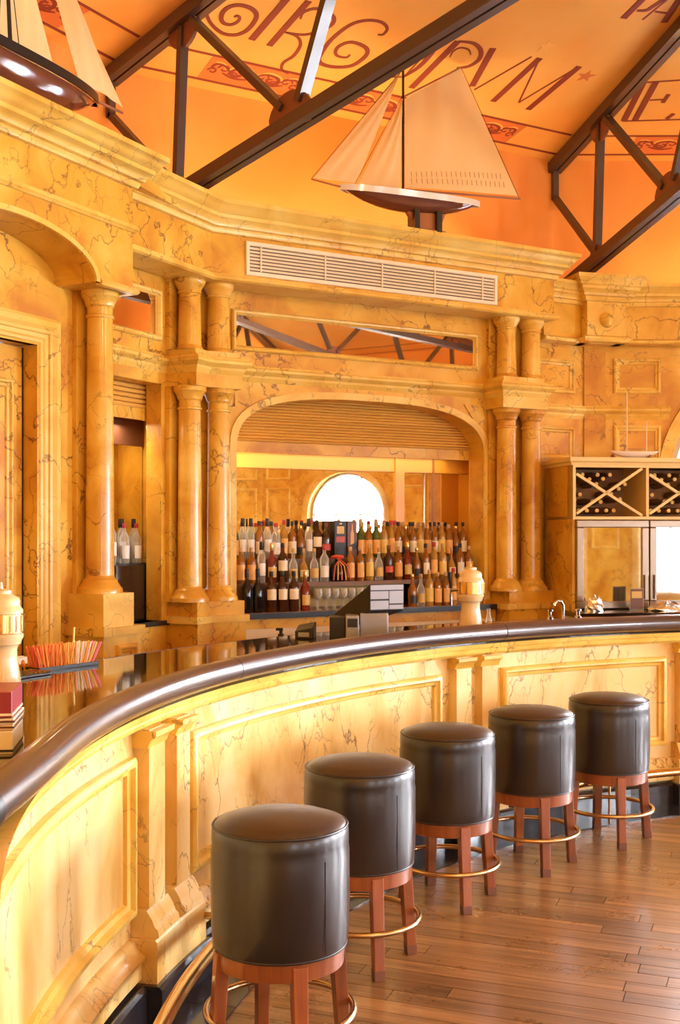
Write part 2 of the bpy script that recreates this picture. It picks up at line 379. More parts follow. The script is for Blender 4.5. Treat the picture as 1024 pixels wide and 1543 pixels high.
# ------------------------------------------------------------------ floor
fl = MB(); NSEG = 48
fl.prism([(OC.x + 7.9 * math.cos(2 * math.pi * i / NSEG), OC.y + 7.9 * math.sin(2 * math.pi * i / NSEG)) for i in range(NSEG)], -0.12, -0.012)
plain('subfloor', (0.05, 0.025, 0.012), 0.8)
floor = struct(fl.build('floor', 'subfloor'), 'brown strip wood floor with a black tile border along the bar')
FA = R(-21); fe = Vector((math.cos(FA), math.sin(FA))); fn = Vector((-fe.y, fe.x)); PW = 0.094
plank_mesh = {}
def plank(l):
    l = round(l, 2)
    if l not in plank_mesh:
        me = MB().box(0.0015, l - 0.0015, 0.0018, PW - 0.0018, -0.012, 0.0).mesh('plank', 'floor_wood'); plank_mesh[l] = me
    return plank_mesh[l]
R_TILE = 3.80
count = 0; rest = MB()
for row in range(0, 62):
    c0 = Vector((1.1, 3.1)) + fn * (PW * (row - 4)); x = -3.2 + 0.37 * ((row * 7) % 5)
    while x < 3.0:
        l = random.choice((0.9, 1.1, 1.3, 1.5)); a = c0 + fe * x; b = c0 + fe * (x + l)
        # cut back where the tile ring begins
        def inside(q): return (q + fn * PW - BC).length < R_TILE + 0.28 and (q - BC).length < R_TILE + 0.28
        x0, x1 = x, x + l
        while x1 - x0 > 0.05 and not inside(c0 + fe * x0): x0 += 0.02
        while x1 - x0 > 0.05 and not inside(c0 + fe * x1): x1 -= 0.02
        x += l
        if x1 - x0 <= 0.06: continue
        p = c0 + fe * x0; mid = c0 + fe * ((x0 + x1) / 2)
        vis = mid.y > 2.6 and -0.5 < mid.x / mid.y < 0.55
        if vis and count < 300:
            obj('plank', plank(x1 - x0), floor, (p.x, p.y, 0), FA); count += 1
        else:
            ex, ey = fe * (x1 - x0 - .002), fn * (PW - .002)
            rest.prism([(p.x, p.y), (p.x + ex.x, p.y + ex.y), (p.x + ex.x + ey.x, p.y + ex.y + ey.y), (p.x + ey.x, p.y + ey.y)], -0.012, 0)
if rest.v: tag(rest.build('further_planks', 'floor_wood', floor), kind='stuff')
# black border tiles following the bar
def ring_tile(r0, r1, pa, pb, z0, z1):
    q = [pol(r0, pa), pol(r0, (pa + pb) / 2), pol(r0, pb), pol(r1, pb), pol(r1, (pa + pb) / 2), pol(r1, pa)]
    return MB().prism([(v.x, v.y) for v in q], z0, z1)
ph = 196.0
while ph > 98:
    ring_tile(R_TILE, 4.14, ph, ph - 4.9, 0.0004, 0.006).build('border_tile', 'black_tile', floor); ph -= 4.95

# ------------------------------------------------------------------ upper drum wall, ceiling
R_UP = AP_UP / math.cos(R(15)); HALF = AP_UP * math.tan(R(15)); APEX = Z_EAVE + SLOPE * AP_UP
drum = MB(); 
for k in range(12):
    a, e, n = facet(k); m = OC - n * AP_UP; A = m - e * (HALF + .05); B = m + e * (HALF + .05); A2, B2 = A - n * .12, B - n * .12
    drum.prism([(A.x, A.y), (B.x, B.y), (B2.x, B2.y), (A2.x, A2.y)], 3.2, 4.93)
struct(drum.build('wall_upper', 'wall_paint'), 'plain orange wall above the marble cornice')
ceilings = {}
for k in range(12):
    a, e, n = facet(k); m = OC - n * AP_UP
    mb = MB(); t0 = 0.02
    q = [(-HALF, 0, Z_EAVE), (HALF, 0, Z_EAVE), (0.0, -AP_UP, APEX)]
    mb.add([*q, *[(x, y, z + .08) for x, y, z in q]], [(0, 1, 2), (5, 4, 3), (0, 3, 4, 1), (1, 4, 5, 2), (2, 5, 3, 0)])
    o = mb.build('ceiling', 'ceiling_paint', None, (m.x, m.y, 0), a); struct(o, 'orange painted ceiling panel sloping up from the wall' if k > 1 else ('orange ceiling panel with painted curly lettering above the back bar' if k == 0 else 'orange ceiling panel with painted letters above the wine cabinet'))
    ceilings[k] = o
def on_ceiling(t, w, lift): return (t, -w, Z_EAVE + SLOPE * w - lift)
def ribbon(pts, wid, lift=0.004, taper=None):
    """painted stroke: thin raised band on the ceiling slope"""
    P = [Vector(p) for p in pts]
    if len(P) > 2:      # smooth
        Q = []
        for i in range(len(P) - 1):
            p0, p1, p2, p3 = P[max(i - 1, 0)], P[i], P[i + 1], P[min(i + 2, len(P) - 1)]
            for j in range(4):
                s = j / 4; Q.append(0.5 * ((2 * p1) + (p2 - p0) * s + (2 * p0 - 5 * p1 + 4 * p2 - p3) * s * s + (3 * p1 - p0 - 3 * p2 + p3) * s ** 3))
        Q.append(P[-1]); P = Q
    n = len(P); mb = MB(); vs = []
    for i in range(n):
        t = (P[min(i + 1, n - 1)] - P[max(i - 1, 0)]).normalized(); nn = Vector((-t.y, t.x))
        w = wid / 2
        if taper: w *= 0.35 + 0.65 * math.sin(math.pi * (i + .5) / n) ** 0.7
        for s in (-1, 1):
            q = P[i] + nn * (w * s); vs.append(on_ceiling(q.x, q.y, lift)); vs.append(on_ceiling(q.x, q.y, -0.004))
    fs = []
    for i in range(n - 1):
        b, c = i * 4, i * 4 + 4
        fs += [(b, c, c + 2, b + 2), (b + 1, b + 3, c + 3, c + 1), (b, b + 1, c + 1, c), (b + 2, c + 2, c + 3, b + 3)]
    fs += [(0, 2, 3, 1), ((n - 1) * 4, (n - 1) * 4 + 1, (n - 1) * 4 + 3, (n - 1) * 4 + 2)]
    return mb.add(vs, fs)
def join(*ms):
    r = MB()
    for m in ms: r.add(m.v, m.f)
    return r
TH, TN = 0.050, 0.013
LET0 = {
 'C': [([(-1.633, 0.972), (-1.634, 0.878), (-1.604, 0.823), (-1.552, 0.756), (-1.486, 0.703), (-1.411, 0.671), (-1.334, 0.691), (-1.29, 0.759), (-1.283, 0.861), (-1.303, 0.941), (-1.36, 0.986), (-1.436, 0.994), (-1.493, 0.962), (-1.517, 0.896), (-1.503, 0.824), (-1.466, 0.78), (-1.417, 0.779), (-1.387, 0.821), (-1.39, 0.868), (-1.415, 0.884), (-1.427, 0.864)], .034, 1), ([(-1.55, 1.20), (-1.61, 1.10), (-1.633, .972)], .03, 0)],
 'I': [([(-1.214, 0.676), (-1.191, 1.183)], TH, 0)],
 'R': [([(-1.071, 0.658), (-1.049, 1.193)], TH * .9, 0), ([(-1.012, 1.006), (-1.025, 1.079), (-0.959, 1.143), (-0.83, 1.116), (-0.785, 1.035), (-0.823, 0.94), (-0.907, 0.856), (-1.038, 0.836)], .03, 1), ([(-1.038, 0.836), (-0.941, 0.822), (-0.874, 0.744), (-0.858, 0.611), (-0.887, 0.512), (-0.86, 0.432), (-0.79, 0.401)], .026, 1)],
 'C2': [([(-0.432, 1.044), (-0.398, 1.057), (-0.409, 1.128), (-0.487, 1.173), (-0.589, 1.153), (-0.667, 1.066), (-0.704, 0.875), (-0.688, 0.697), (-0.665, 0.625), (-0.612, 0.59), (-0.513, 0.594), (-0.409, 0.653), (-0.378, 0.788), (-0.426, 0.877), (-0.555, 0.901), (-0.614, 0.831), (-0.604, 0.756), (-0.559, 0.719), (-0.497, 0.729), (-0.493, 0.766)], .034, 1)],
 'O': [([(0.03, 0.646), (-0.012, 1.3)], TN, 0), ([(0.022, 0.659), (0.06, 0.818), (0.04, 1.027), (-0.01, 1.128), (-0.06, 1.173)], .04, 1), ([(-.06, 1.173), (-.17, 1.12), (-.22, .95), (-.18, .75), (-.08, .64), (.022, .659)], .03, 1)],
 'P': [([(0.162, 0.555), (0.142, 1.18)], TH, 0), ([(0.142, 1.18), (0.258, 1.201), (0.361, 1.15), (0.421, 1.05), (0.402, 0.948), (.33, .90)], .036, 1), ([(0.202, 0.997), (0.183, 1.067), (0.205, 1.121), (0.273, 1.125), (0.329, 1.077)], .014, 1)],
 'I2': [([(0.588, 0.738), (0.432, 1.201)], TH, 0)],
 'M': [([(0.635, 0.704), (0.767, 1.218)], TN, 0), ([(0.876, 0.618), (0.838, 1.224)], TH, 0), ([(0.838, 1.224), (1.082, 0.676)], TN, 0), ([(1.082, 0.676), (1.178, 1.176)], TN, 0), ([(1.221, 0.618), (1.195, 1.247)], TH, 0)],
 'P2': [([(1.078, 1.827), (1.01, 2.32)], TH, 0), ([(1.01, 2.32), (1.12, 2.30), (1.19, 2.18), (1.175, 2.004), (1.162, 1.957), (1.104, 1.931)], .035, 1)],
 'A': [([(1.22, 1.867), (1.21, 2.33)], TN, 0), ([(1.391, 1.899), (1.21, 2.33)], TH, 0), ([(1.235, 1.97), (1.343, 1.99)], TN, 0)]}
for strokes in LET0.values():
    join(*[ribbon(p, w, 0.004, t) for p, w, t in strokes]).build('letter', 'ceiling_dark', ceilings[0])
LET1 = [[([(-1.65, 0.818), (-1.527, 1.196)], TN, 0), ([(-1.544, 0.655), (-1.527, 1.196)], TH, 0)],
        [([(-1.457, 0.665), (-1.433, 1.213)], TH, 0), ([(-1.542, 1.196), (-1.257, 1.229)], TN, 0), ([(-1.414, 0.956), (-1.305, 0.965)], TN, 0), ([(-1.303, 0.919), (-1.29, 1.037)], .034, 0), ([(-1.553, 0.65), (-1.094, 0.673)], TN, 0), ([(-1.206, 0.683), (-1.17, 0.76)], .034, 0)]]
for strokes in LET1:
    join(*[ribbon(p, w, 0.004, t) for p, w, t in strokes]).build('letter', 'ceiling_dark', ceilings[1])
def star(k, t, w, r, mat='ceiling_red'):
    mb = MB(); pts = []
    for i in range(10):
        a = math.pi / 2 + math.pi * i / 5 + .25; rr = r if i % 2 == 0 else r * .42; pts.append((t + rr * math.cos(a), w + rr * math.sin(a)))
    vs = [on_ceiling(x, y, .004) for x, y in pts] + [on_ceiling(x, y, -.003) for x, y in pts]
    mb.add(vs, [tuple(range(10)), tuple(reversed(range(10, 20)))] + [(i, (i + 1) % 10, 10 + (i + 1) % 10, 10 + i) for i in range(10)])
    mb.build('star', mat, ceilings[k])
star(0, 1.335, 1.162, .075); star(0, .784, 1.358, .07, 'ceiling_gold')
def scroll(k, t, w, s):      # leafy scroll of the painted border
    g = []
    for fl_ in (-1, 1):
        P = [(t + fl_ * s * x, w + s * y) for x, y in ((0, 0), (.25, .16), (.55, .10), (.62, -.10), (.42, -.17), (.33, -.04), (.45, .02))]
        g.append(ribbon(P, .030 * s / .3, .005, 1))
        P = [(t + fl_ * s * x, w + s * y) for x, y in ((.62, -.08), (.85, .14), (1.05, .16), (1.12, .0), (.98, -.06))]
        g.append(ribbon(P, .024 * s / .3, .005, 1))
        P = [(t + fl_ * s * x, w + s * y) for x, y in ((.1, -.2), (.3, -.26), (.55, -.25), (.8, -.14))]
        g.append(ribbon(P, .022 * s / .3, .005, 1))
    for fl_ in (-1, 1):
        for (ox, oy, ss) in ((.18, .02, .16), (.52, -.16, .14), (.82, .02, .16), (1.06, -.14, .12)):
            P = [(t + fl_ * s * (ox + ss * math.cos(a_) * (1 - a_ / 9)), w + s * (oy + ss * math.sin(a_) * (1 - a_ / 9))) for a_ in [j * .75 for j in range(9)]]
            g.append(ribbon(P, .013 * s / .3, .0055, 0))
    join(*g).build('scroll', 'ceiling_dark', ceilings[k])
    gl = []
    for fl_ in (-1, 1):
        P = [(t + fl_ * s * x, w + s * y) for x, y in ((.02, .05), (.27, .22), (.58, .15), (.7, .0), (.9, .2), (1.1, .22))]
        gl.append(ribbon(P, .03 * s / .3, .0045, 1))
    join(*gl).build('scroll_leaf', 'ceiling_gold', ceilings[k])
for k in range(12):
    ribbon([(-HALF + .06, .115), (HALF - .06, .115)], .022).build('border_line', 'ceiling_dark', ceilings[k])
    ribbon([(-HALF + .16, .42), (HALF - .16, .42)], .020).build('border_line', 'ceiling_dark', ceilings[k])
    for t0 in ((-1.0, .0, 1.0) if k in (0, 1, 11) else ()):
        w_ = .268
        ribbon([(t0 - .38, w_), (t0 + .38, w_)], .27, .003).build('border_field', 'ceiling_red', ceilings[k]); scroll(k, t0, w_ + .02, .30)

# ------------------------------------------------------------------ steel roof trusses
def build_truss():
    t = thing('roof_truss', 'dark brown double angle steel roof truss with round gusset plates', 'truss')
    zb = lambda r: 3.665 + .165 * r
    zt = lambda r: 4.775 + .17 * r
    RE = R_UP - 0.55
    for nm, z, r0, h in (('top_chord', zt, 0.02, .085), ('bottom_chord', zb, 0.30, .075)):
        for s in (-1, 1):
            MB().bar((r0, s * .034, z(r0)), (RE, s * .034, z(RE)), .052, h).build(nm, 'steel', t)
    MB().bar((.30, 0, zb(.30) + .01), (RE, 0, zb(RE) + .01), .016, .05).build('web_strip', 'dark_line', t)
    def member(a, b, w=.062): MB().bar((a[0], 0, a[1]), (b[0], 0, b[1]), .045, w, (0, 1, 0)).build('strut', 'steel', t)
    def gusset(r, z, s=1, R_=.13):
        pts = [(r + R_ * math.cos(x), z + s * .02 + s * R_ * .95 * abs(math.sin(x)) if 0 <= i <= 12 else z) for i, x in ((i, math.pi * i / 12) for i in range(13))]
        pts = [(r + R_ * .85, z - s * .01)] + pts[1:-1] + [(r - R_ * .85, z - s * .01)]
        MB().slab(pts, -.012, .012).build('gusset_plate', 'gusset', t)
    member((.04, 4.78), (.04, 4.50), .05); member((.04, 4.52), (.80, zb(.80) + .06), .05)
    nodes_t, nodes_b = [.87, 2.75, 4.6], [.81, 1.90, 3.7, 5.6]
    gusset(.87, zt(.87) - .03, -1, .15); gusset(.81, zb(.81), 1, .11); gusset(1.90, zb(1.90), 1, .19)
    member((.87, zt(.87) - .05), (.81, zb(.81) + .05)); member((.97, zt(.95) - .05), (1.84, zb(1.84) + .12), .07)
    member((1.98, zb(1.98) + .1), (2.46, zt(2.46) - .03), .075)
    gusset(2.52, zt(2.52), -1, .12); member((2.62, zt(2.6) - .04), (3.6, zb(3.6) + .08)); gusset(3.65, zb(3.65), 1, .15)
    member((3.72, zb(3.7) + .1), (4.4, zt(4.4) - .04)); gusset(4.45, zt(4.45), -1, .12); member((4.5, zt(4.5) - .04), (5.5, zb(5.5) + .06)); gusset(5.55, zb(5.55), 1, .13)
    return t
truss = build_truss()
TLAB = {0: 'dark steel roof truss over the left wall corner, rising past the large sailing boat', 1: 'dark steel roof truss over the corner block with the marble ball'}
for k in range(12):
    ang = R(134.7 - 30 * k); c = Vector((OC.x + R_UP * math.cos(ang), OC.y + R_UP * math.sin(ang)))
    lab = TLAB.get(k, 'dark steel roof truss away from the back bar'); g = None if k in TLAB else 'trusses away from the back bar'
    if k == 0: truss.location = (c.x, c.y, 0); truss.rotation_euler = (0, 0, ang + math.pi); truss['label'] = lab
    else:
        d = dup(truss, (c.x, c.y, 0), ang + math.pi, lab)
        if g: d['group'] = g
hub = thing('truss_hub', 'round dark steel hub where all roof trusses meet', 'hub', (OC.x, OC.y, 0))
MB().lathe([(.56, 4.70), (.62, 4.70), (.62, 6.05), (.56, 6.05)], 32).build('drum', 'steel', hub)
MB().lathe([(.0, 4.72), (.60, 4.72), (.60, 4.76), (.0, 4.76)], 32).build('plate', 'gusset', hub)

# ------------------------------------------------------------------ walls of the lower room
Lc = lambda t, p: (t, -p)
def wobj(mb, name, mat, fr, parent=None, smooth=None):
    return mb.build(name, mat, parent, (fr.o.x, fr.o.y, 0), fr.a, smooth)
AC, AHW, AZS, ARISE, AN = -1.36, 1.05, 2.17, 0.405, 2.9
mb = MB(); arch_wall(mb, -2.66, 0.70, 0.0, 2.68, AC, AHW, AZS, ARISE, AN, .12, .30, zb=1.0)
mb.box(-2.72, .70, .12, .30, 2.68, 3.45)
wall_back = struct(wobj(mb, 'wall_back', 'marble', W), 'gold veined marble wall with a wide basket arch framing the bottle shelves')
def child(mb, name, mat, parent, smooth=None): return mb.build(name, mat, parent, (0, 0, 0), 0, smooth)
child(arch_band(MB(), AC, AHW, AZS, ARISE, AN, .05, .105, .125, 1.1), 'arch_moulding', 'marble_pale', wall_back)
child(MB().slab([(-.50, 2.60), (-.30, 2.60), (-.30, 2.30), (-.36, 2.42)], .108, .125), 'spandrel_panel', 'marble', wall_back)
child(MB().slab([(-2.42, 2.60), (-2.40, 2.60), (-2.40, 2.48), (-2.42, 2.48)], .108, .125), 'spandrel_panel', 'marble', wall_back)
# niche lining behind the arch
mb = MB(); mb.box(-2.46, -2.42, .30, .52, 1.0, 2.65); mb.box(-.14, -.10, .30, .52, 1.0, 2.65); mb.box(-.31, -.10, .295, .31, 1.0, 2.65)
mb.box(-2.46, -.10, .30, .56, 2.60, 2.65); mb.box(-2.46, -.10, .53, .56, 1.0, 2.65)
child(mb, 'niche_lining', 'orange_lacquer', wall_back)
# raised panels to the right of the columns, and on the right wall
for (z0, z1) in ((2.745, 3.015), (2.20, 2.475)):
    child(moulded_rect(MB(), .16, .60, z0, z1, .12, PROF_FRAME), 'panel_frame', 'marble_pale', wall_back)
mb = MB(); arch_wall(mb, -0.02, 3.72, 0, 3.45, 1.85, 1.15, 2.05, 1.0, 2.0, 0, .25, zb=.9)
wall_right = struct(wobj(mb, 'wall_right', 'marble', W5), 'gold veined marble wall with framed panels above the wine cabinet')
child(MB().box(0, .175, -.02, .01, 0, 3.15), 'pilaster', 'marble', wall_right)
for (z0, z1) in ((2.755, 3.04), (2.19, 2.495)):
    child(moulded_rect(MB(), .243, .627, z0, z1, 0, PROF_FRAME), 'panel_frame', 'marble_pale', wall_right)
child(arch_band(MB(), 1.85, 1.15, 2.05, 1.0, 2.0, .10, -.03, .01, .9), 'arch_moulding', 'marble_pale', wall_right)
# left wall: recess wall beside the back bar, then the door wall with the arched canopy
mb = MB(); mb.box(-1.0, -.72, .12, .24, 0, 3.45); mb.box(-.201, .12, .12, .24, 0, 3.45); mb.box(-.72, -.201, .12, .24, 2.58, 3.45); mb.box(-.72, -.201, .12, .24, 0, 1.05)
mb.box(.04, .07, .24, .46, 1.0, 2.6); mb.box(-.78, .07, .46, .50, 1.0, 2.64); mb.box(-.78, .07, .24, .50, 2.60, 2.64); mb.box(-.78, -.75, .24, .46, 1.0, 2.6)
wall_left = struct(wobj(mb, 'wall_left', 'marble', W2), 'gold veined marble wall with an arched door canopy')
mb = MB(); DX0, DX1 = -2.375, -1.485
mb.box(DX1, -.95, 0, .25, 0, 3.45); mb.box(-4.6, DX0, 0, .25, 0, 3.45); mb.box(DX0, DX1, 0, .25, 2.64, 3.45)
child(mb, 'door_wall', 'marble', wall_left)
mb = MB(); arch_wall(mb, -4.6, -1.0, 2.985, 3.60, -1.93, .60, 2.985, .22, 2.0, -.27, .02)
child(mb, 'arch_canopy', 'marble', wall_left)
child(arch_band(MB(), -1.93, .60, 2.985, .22, 2.0, .03, -.285, -.265, 2.985), 'canopy_moulding', 'marble_pale', wall_left)
mb = MB().sweep([(-2.56, -.27), (-4.6, -.27)][::-1], [(-.02, 2.975), (.02, 2.975), (.03, 2.99), (.015, 3.01), (-.02, 3.01)]); mb.sweep([(-1.30, -.27), (-1.0, -.27), (-1.0, .0)], [(-.02, 2.975), (.02, 2.975), (.03, 2.99), (.015, 3.01), (-.02, 3.01)])
child(mb, 'canopy_impost', 'marble_pale', wall_left)
STR = [(-.02, 3.325), (.012, 3.325), (.02, 3.335), (.028, 3.34), (.028, 3.36), (.012, 3.367), (-.02, 3.367)]
child(MB().sweep([(-4.6, -.27), (-1.0, -.27), (-1.0, -.12)], STR), 'canopy_string', 'marble_pale', wall_left)
# door in the left wall
door = struct(MB().box(DX0 + .003, DX1 - .003, .10, .15, 0, 2.63).build('door_1', 'marble', None, (W2.o.x, W2.o.y, 0), W2.a), 'tall marble-painted door under the arched canopy')
for z0, z1 in ((1.1, 2.45), (.2, 1.0)):
    child(moulded_rect(MB(), DX0 + .08, DX1 - .09, z0, z1, .10, PROF_FRAME), 'panel_frame', 'marble_pale', door)
mb = MB()
CAS = [(0, 0), (0, .03), (.02, .045), (.05, .05), (.07, .035), (.085, .03), (.09, .02), (.11, .018), (.12, .01), (.135, .008), (.15, -.01), (.15, -.05), (0, -.05)]
def casing(mb, x0, x1, z1, y, prof):
    vs = []; n = len(prof)
    for ins, out in prof: vs += [(x0 + ins, y - out, 0), (x0 + ins, y - out, z1 - ins), (x1 - ins, y - out, z1 - ins), (x1 - ins, y - out, 0)]
    fs = [(i * 4 + k, i * 4 + k + 1, ((i + 1) % n) * 4 + k + 1, ((i + 1) % n) * 4 + k) for i in range(n) for k in range(3)]
    fs += [tuple(i * 4 for i in range(n)), tuple(i * 4 + 3 for i in reversed(range(n)))]
    return mb.add(vs, fs)
child(casing(MB(), DX0 - .15, DX1 + .155, 2.79, 0, CAS), 'casing', 'marble_pale', door)
child(MB().box(DX1 - .010, DX1 - .003, .096, .10, 0, 2.63), 'gap_strip', 'dark_line', door)

# entablature over back bar and left wall (fascia, bottom moulding, cornice)
KP = meet(W2, .13, W, .13)
PATH = [W2.pt(-1.0, .13), KP, W.pt(.181, .13), W.pt(.181, -.2)]
CORN = [(-.08, 3.575), (.0, 3.575), (.022, 3.58), (.03, 3.598), (.03, 3.612), (.05, 3.618), (.054, 3.636), (.07, 3.655), (.09, 3.664), (.092, 3.686), (.108, 3.694), (.122, 3.716), (.14, 3.735), (.15, 3.742), (.15, 3.77), (-.08, 3.77)]
SOFF = [(-.24, 3.27), (.02, 3.27), (.036, 3.28), (.036, 3.297), (.02, 3.303), (.018, 3.315), (.0, 3.318), (-.24, 3.318)]
t1 = struct(MB().sweep(PATH, [(-.25, 3.316), (0, 3.316), (0, 3.60), (-.25, 3.60)]).build('trim_1', 'marble'), 'plain gold marble frieze above the columns, with the air grille set in it')
MB().sweep(PATH, SOFF).build('frieze_moulding', 'marble_pale', t1)
t2 = struct(MB().sweep(PATH, CORN).build('trim_2', 'marble_pale', None, (0, 0, 0), 0, 50), 'stepped marble cornice carrying the large model sailing boat')
t3 = struct(MB().sweep([W2.pt(-4.7, .27), W2.pt(-1.0, .27), W2.pt(-1.0, -.05)], CORN).build('trim_3', 'marble_pale', None, (0, 0, 0), 0, 50), 'stepped marble cornice above the arched canopy, brown hulled boat on it')
# ledge behind the cornice
mb = MB(); q = [W2.pt(-4.7, .25), W2.pt(-.9, .25), KP, W.pt(.18, .1), W.pt(.18, -.75), W.pt(-3.6, -.75), W2.pt(-4.7, -1.1)]
mb.prism([(v.x, v.y) for v in q], 3.62, 3.765); MB.build(mb, 'ledge', 'marble', t2)
# wing entablature on the right with its corner block
KW = meet(W, 0.0, W5, .12); WP = [W.pt(.19, 0), KW, W5.pt(4.2, .12)]
CORW = [(d * .8, 3.44 + (z - 3.575) * .85) for d, z in CORN]
t4 = struct(MB().sweep(WP, [(-.2, 3.16), (0, 3.16), (0, 3.46), (-.2, 3.46)]).build('trim_4', 'marble'), 'lower gold marble frieze and cornice of the right wall')
MB().sweep(WP, [(-.15, 3.14), (.02, 3.14), (.03, 3.15), (.03, 3.165), (.012, 3.175), (0, 3.18), (-.15, 3.18)]).build('frieze_moulding', 'marble_pale', t4)
MB().sweep(WP, CORW).build('cornice', 'marble_pale', t4)
q = [W.pt(.15, 0), KW, W5.pt(4.2, .1), W5.pt(4.2, -.62), W.pt(.88, -.72), W.pt(.15, -.72)]
MB().prism([(v.x, v.y) for v in q], 3.5, 3.60).build('ledge', 'marble', t4)
blk = struct(MB().box(-.095, .245, -.25, .1, 3.16, 3.62).build('trim_5', 'marble_pale', None, (WB.o.x, WB.o.y, 0), WB.a), 'projecting marble corner block with a half ball on its face')
child(MB().sweep([(-.095, .1), (-.095, -.25), (.245, -.25), (.245, .1)], [(d * .95, 3.46 + (z - 3.575)) for d, z in CORN]), 'cornice', 'marble_pale', blk)
child(MB().sweep([(-.095, .1), (-.095, -.25), (.245, -.25), (.245, .1)], [(-.05, 3.14), (.02, 3.14), (.04, 3.16), (.04, 3.175), (.015, 3.19), (-.05, 3.19)]), 'base_moulding', 'marble_pale', blk)
def half_ball(u, v):
    a, b = u * math.pi / 2, v * 2 * math.pi; r = .06
    return (.075 + r * math.sin(a) * math.cos(b), -.25 - r * 1.05 * math.cos(a), 3.315 + r * math.sin(a) * math.sin(b))
child(MB().grid(half_ball, 8, 20), 'half_ball', 'marble_pale', blk, 60)
# string course along the walls, breaking forward over the column blocks
CP = meet(W2, .115, W, .115); AL, TR_ = -.145, -2.47
SPROF = [(-.03, 2.655), (.0, 2.655), (.008, 2.67), (.016, 2.685), (.02, 2.70), (.04, 2.715), (.05, 2.725), (.05, 2.742), (.036, 2.75), (.03, 2.765), (-.03, 2.765)]
t6 = struct(MB().sweep([W2.pt(-.98, -.12), W2.pt(AL, -.12), W2.pt(AL, .115), CP, W.pt(TR_, .115), W.pt(TR_, -.12), W.pt(-.30, -.12), W.pt(-.30, .115), W.pt(.135, .115), W.pt(.135, -.12), W.pt(.2, -.12)], SPROF).build('trim_6', 'marble_pale'), 'marble string course between lower and upper columns')
SP2 = [(d, z - .115) for d, z in SPROF]
struct(MB().sweep([W.pt(.14, -.12), meet(W, -.12, W5, 0), W5.pt(.70, 0)], SP2).build('trim_7', 'marble_pale'), 'marble string course between the framed panels of the right wall')

# blocks between lower and upper columns
def poly_corner(p, al, tr, back=-.14):
    return [(v.x, v.y) for v in (W2.pt(al, back), W2.pt(al, p), meet(W2, p, W, p), W.pt(tr, p), W.pt(tr, back))][::-1]
def poly_right(p, t0, t1, back=-.14): return [(v.x, v.y) for v in (W.pt(t0, p), W.pt(t1, p), W.pt(t1, back), W.pt(t0, back))]
cb = struct(MB().prism(poly_corner(.115, AL, TR_), 2.57, 2.775).build('trim_8', 'marble'), 'marble entablature block between the stacked columns at the left corner')
cb2 = struct(MB().prism(poly_right(.115, -.30, .135), 2.57, 2.775).build('trim_9', 'marble_pale'), 'marble entablature block between the stacked columns at the right end')
MB().prism(poly_corner(.095, AL + .02, TR_ - .02), 2.775, 2.81).build('cap_slab', 'marble_pale', cb)
MB().prism(poly_right(.095, -.28, .115), 2.775, 2.81).build('cap_slab', 'marble_pale', cb2)
# pedestals (plinth, ledge, lower block)
def pedestal(label, fn, args, zt):
    o = struct(MB().prism(fn(.115, *args), 1.075, zt).build('trim_%d' % pedestal.n, 'marble'), label); pedestal.n += 1
    a2 = (args[0] - .03, args[1] + .03)
    MB().prism(fn(.135, *a2), 1.03, 1.075).build('ledge', 'marble_pale', o)
    MB().prism(fn(.12, args[0] - .005, args[1] + .01), 0, 1.03).build('lower_block', 'marble', o); return o
pedestal.n = 10
pedestal('marble pedestal under the paired columns at the left corner', poly_corner, (-.135, -2.454), 1.168)
pedestal('pale marble pedestal under the paired columns at the right end', poly_right, (-.242, .201), 1.168)
def poly_left(p, t0, t1, back=-.02): return [(v.x, v.y) for v in (W2.pt(t0, p), W2.pt(t1, p), W2.pt(t1, back), W2.pt(t0, back))]
o = struct(MB().prism(poly_left(.25, -1.235, -.965), 1.09, 1.278).build('trim_12', 'marble_pale'), 'tall square marble pedestal under the single canopy column')
MB().prism(poly_left(.275, -1.26, -.89), 1.045, 1.09).build('ledge', 'marble_pale', o)
MB().prism(poly_left(.25, -1.235, -.90), 0, 1.045).build('lower_block', 'marble_pale', o)
mb = moulded_rect(MB(), -1.13, -.95, .80, .99, -.25, PROF_FRAME); mb.build('panel_frame', 'marble', o, (W2.o.x, W2.o.y, 0), W2.a)
struct(MB().prism(poly_left(-.10, -.96, .05, -.44), 1.02, 1.05).build('trim_13', 'black'), 'black stone sill under the narrow mirror')

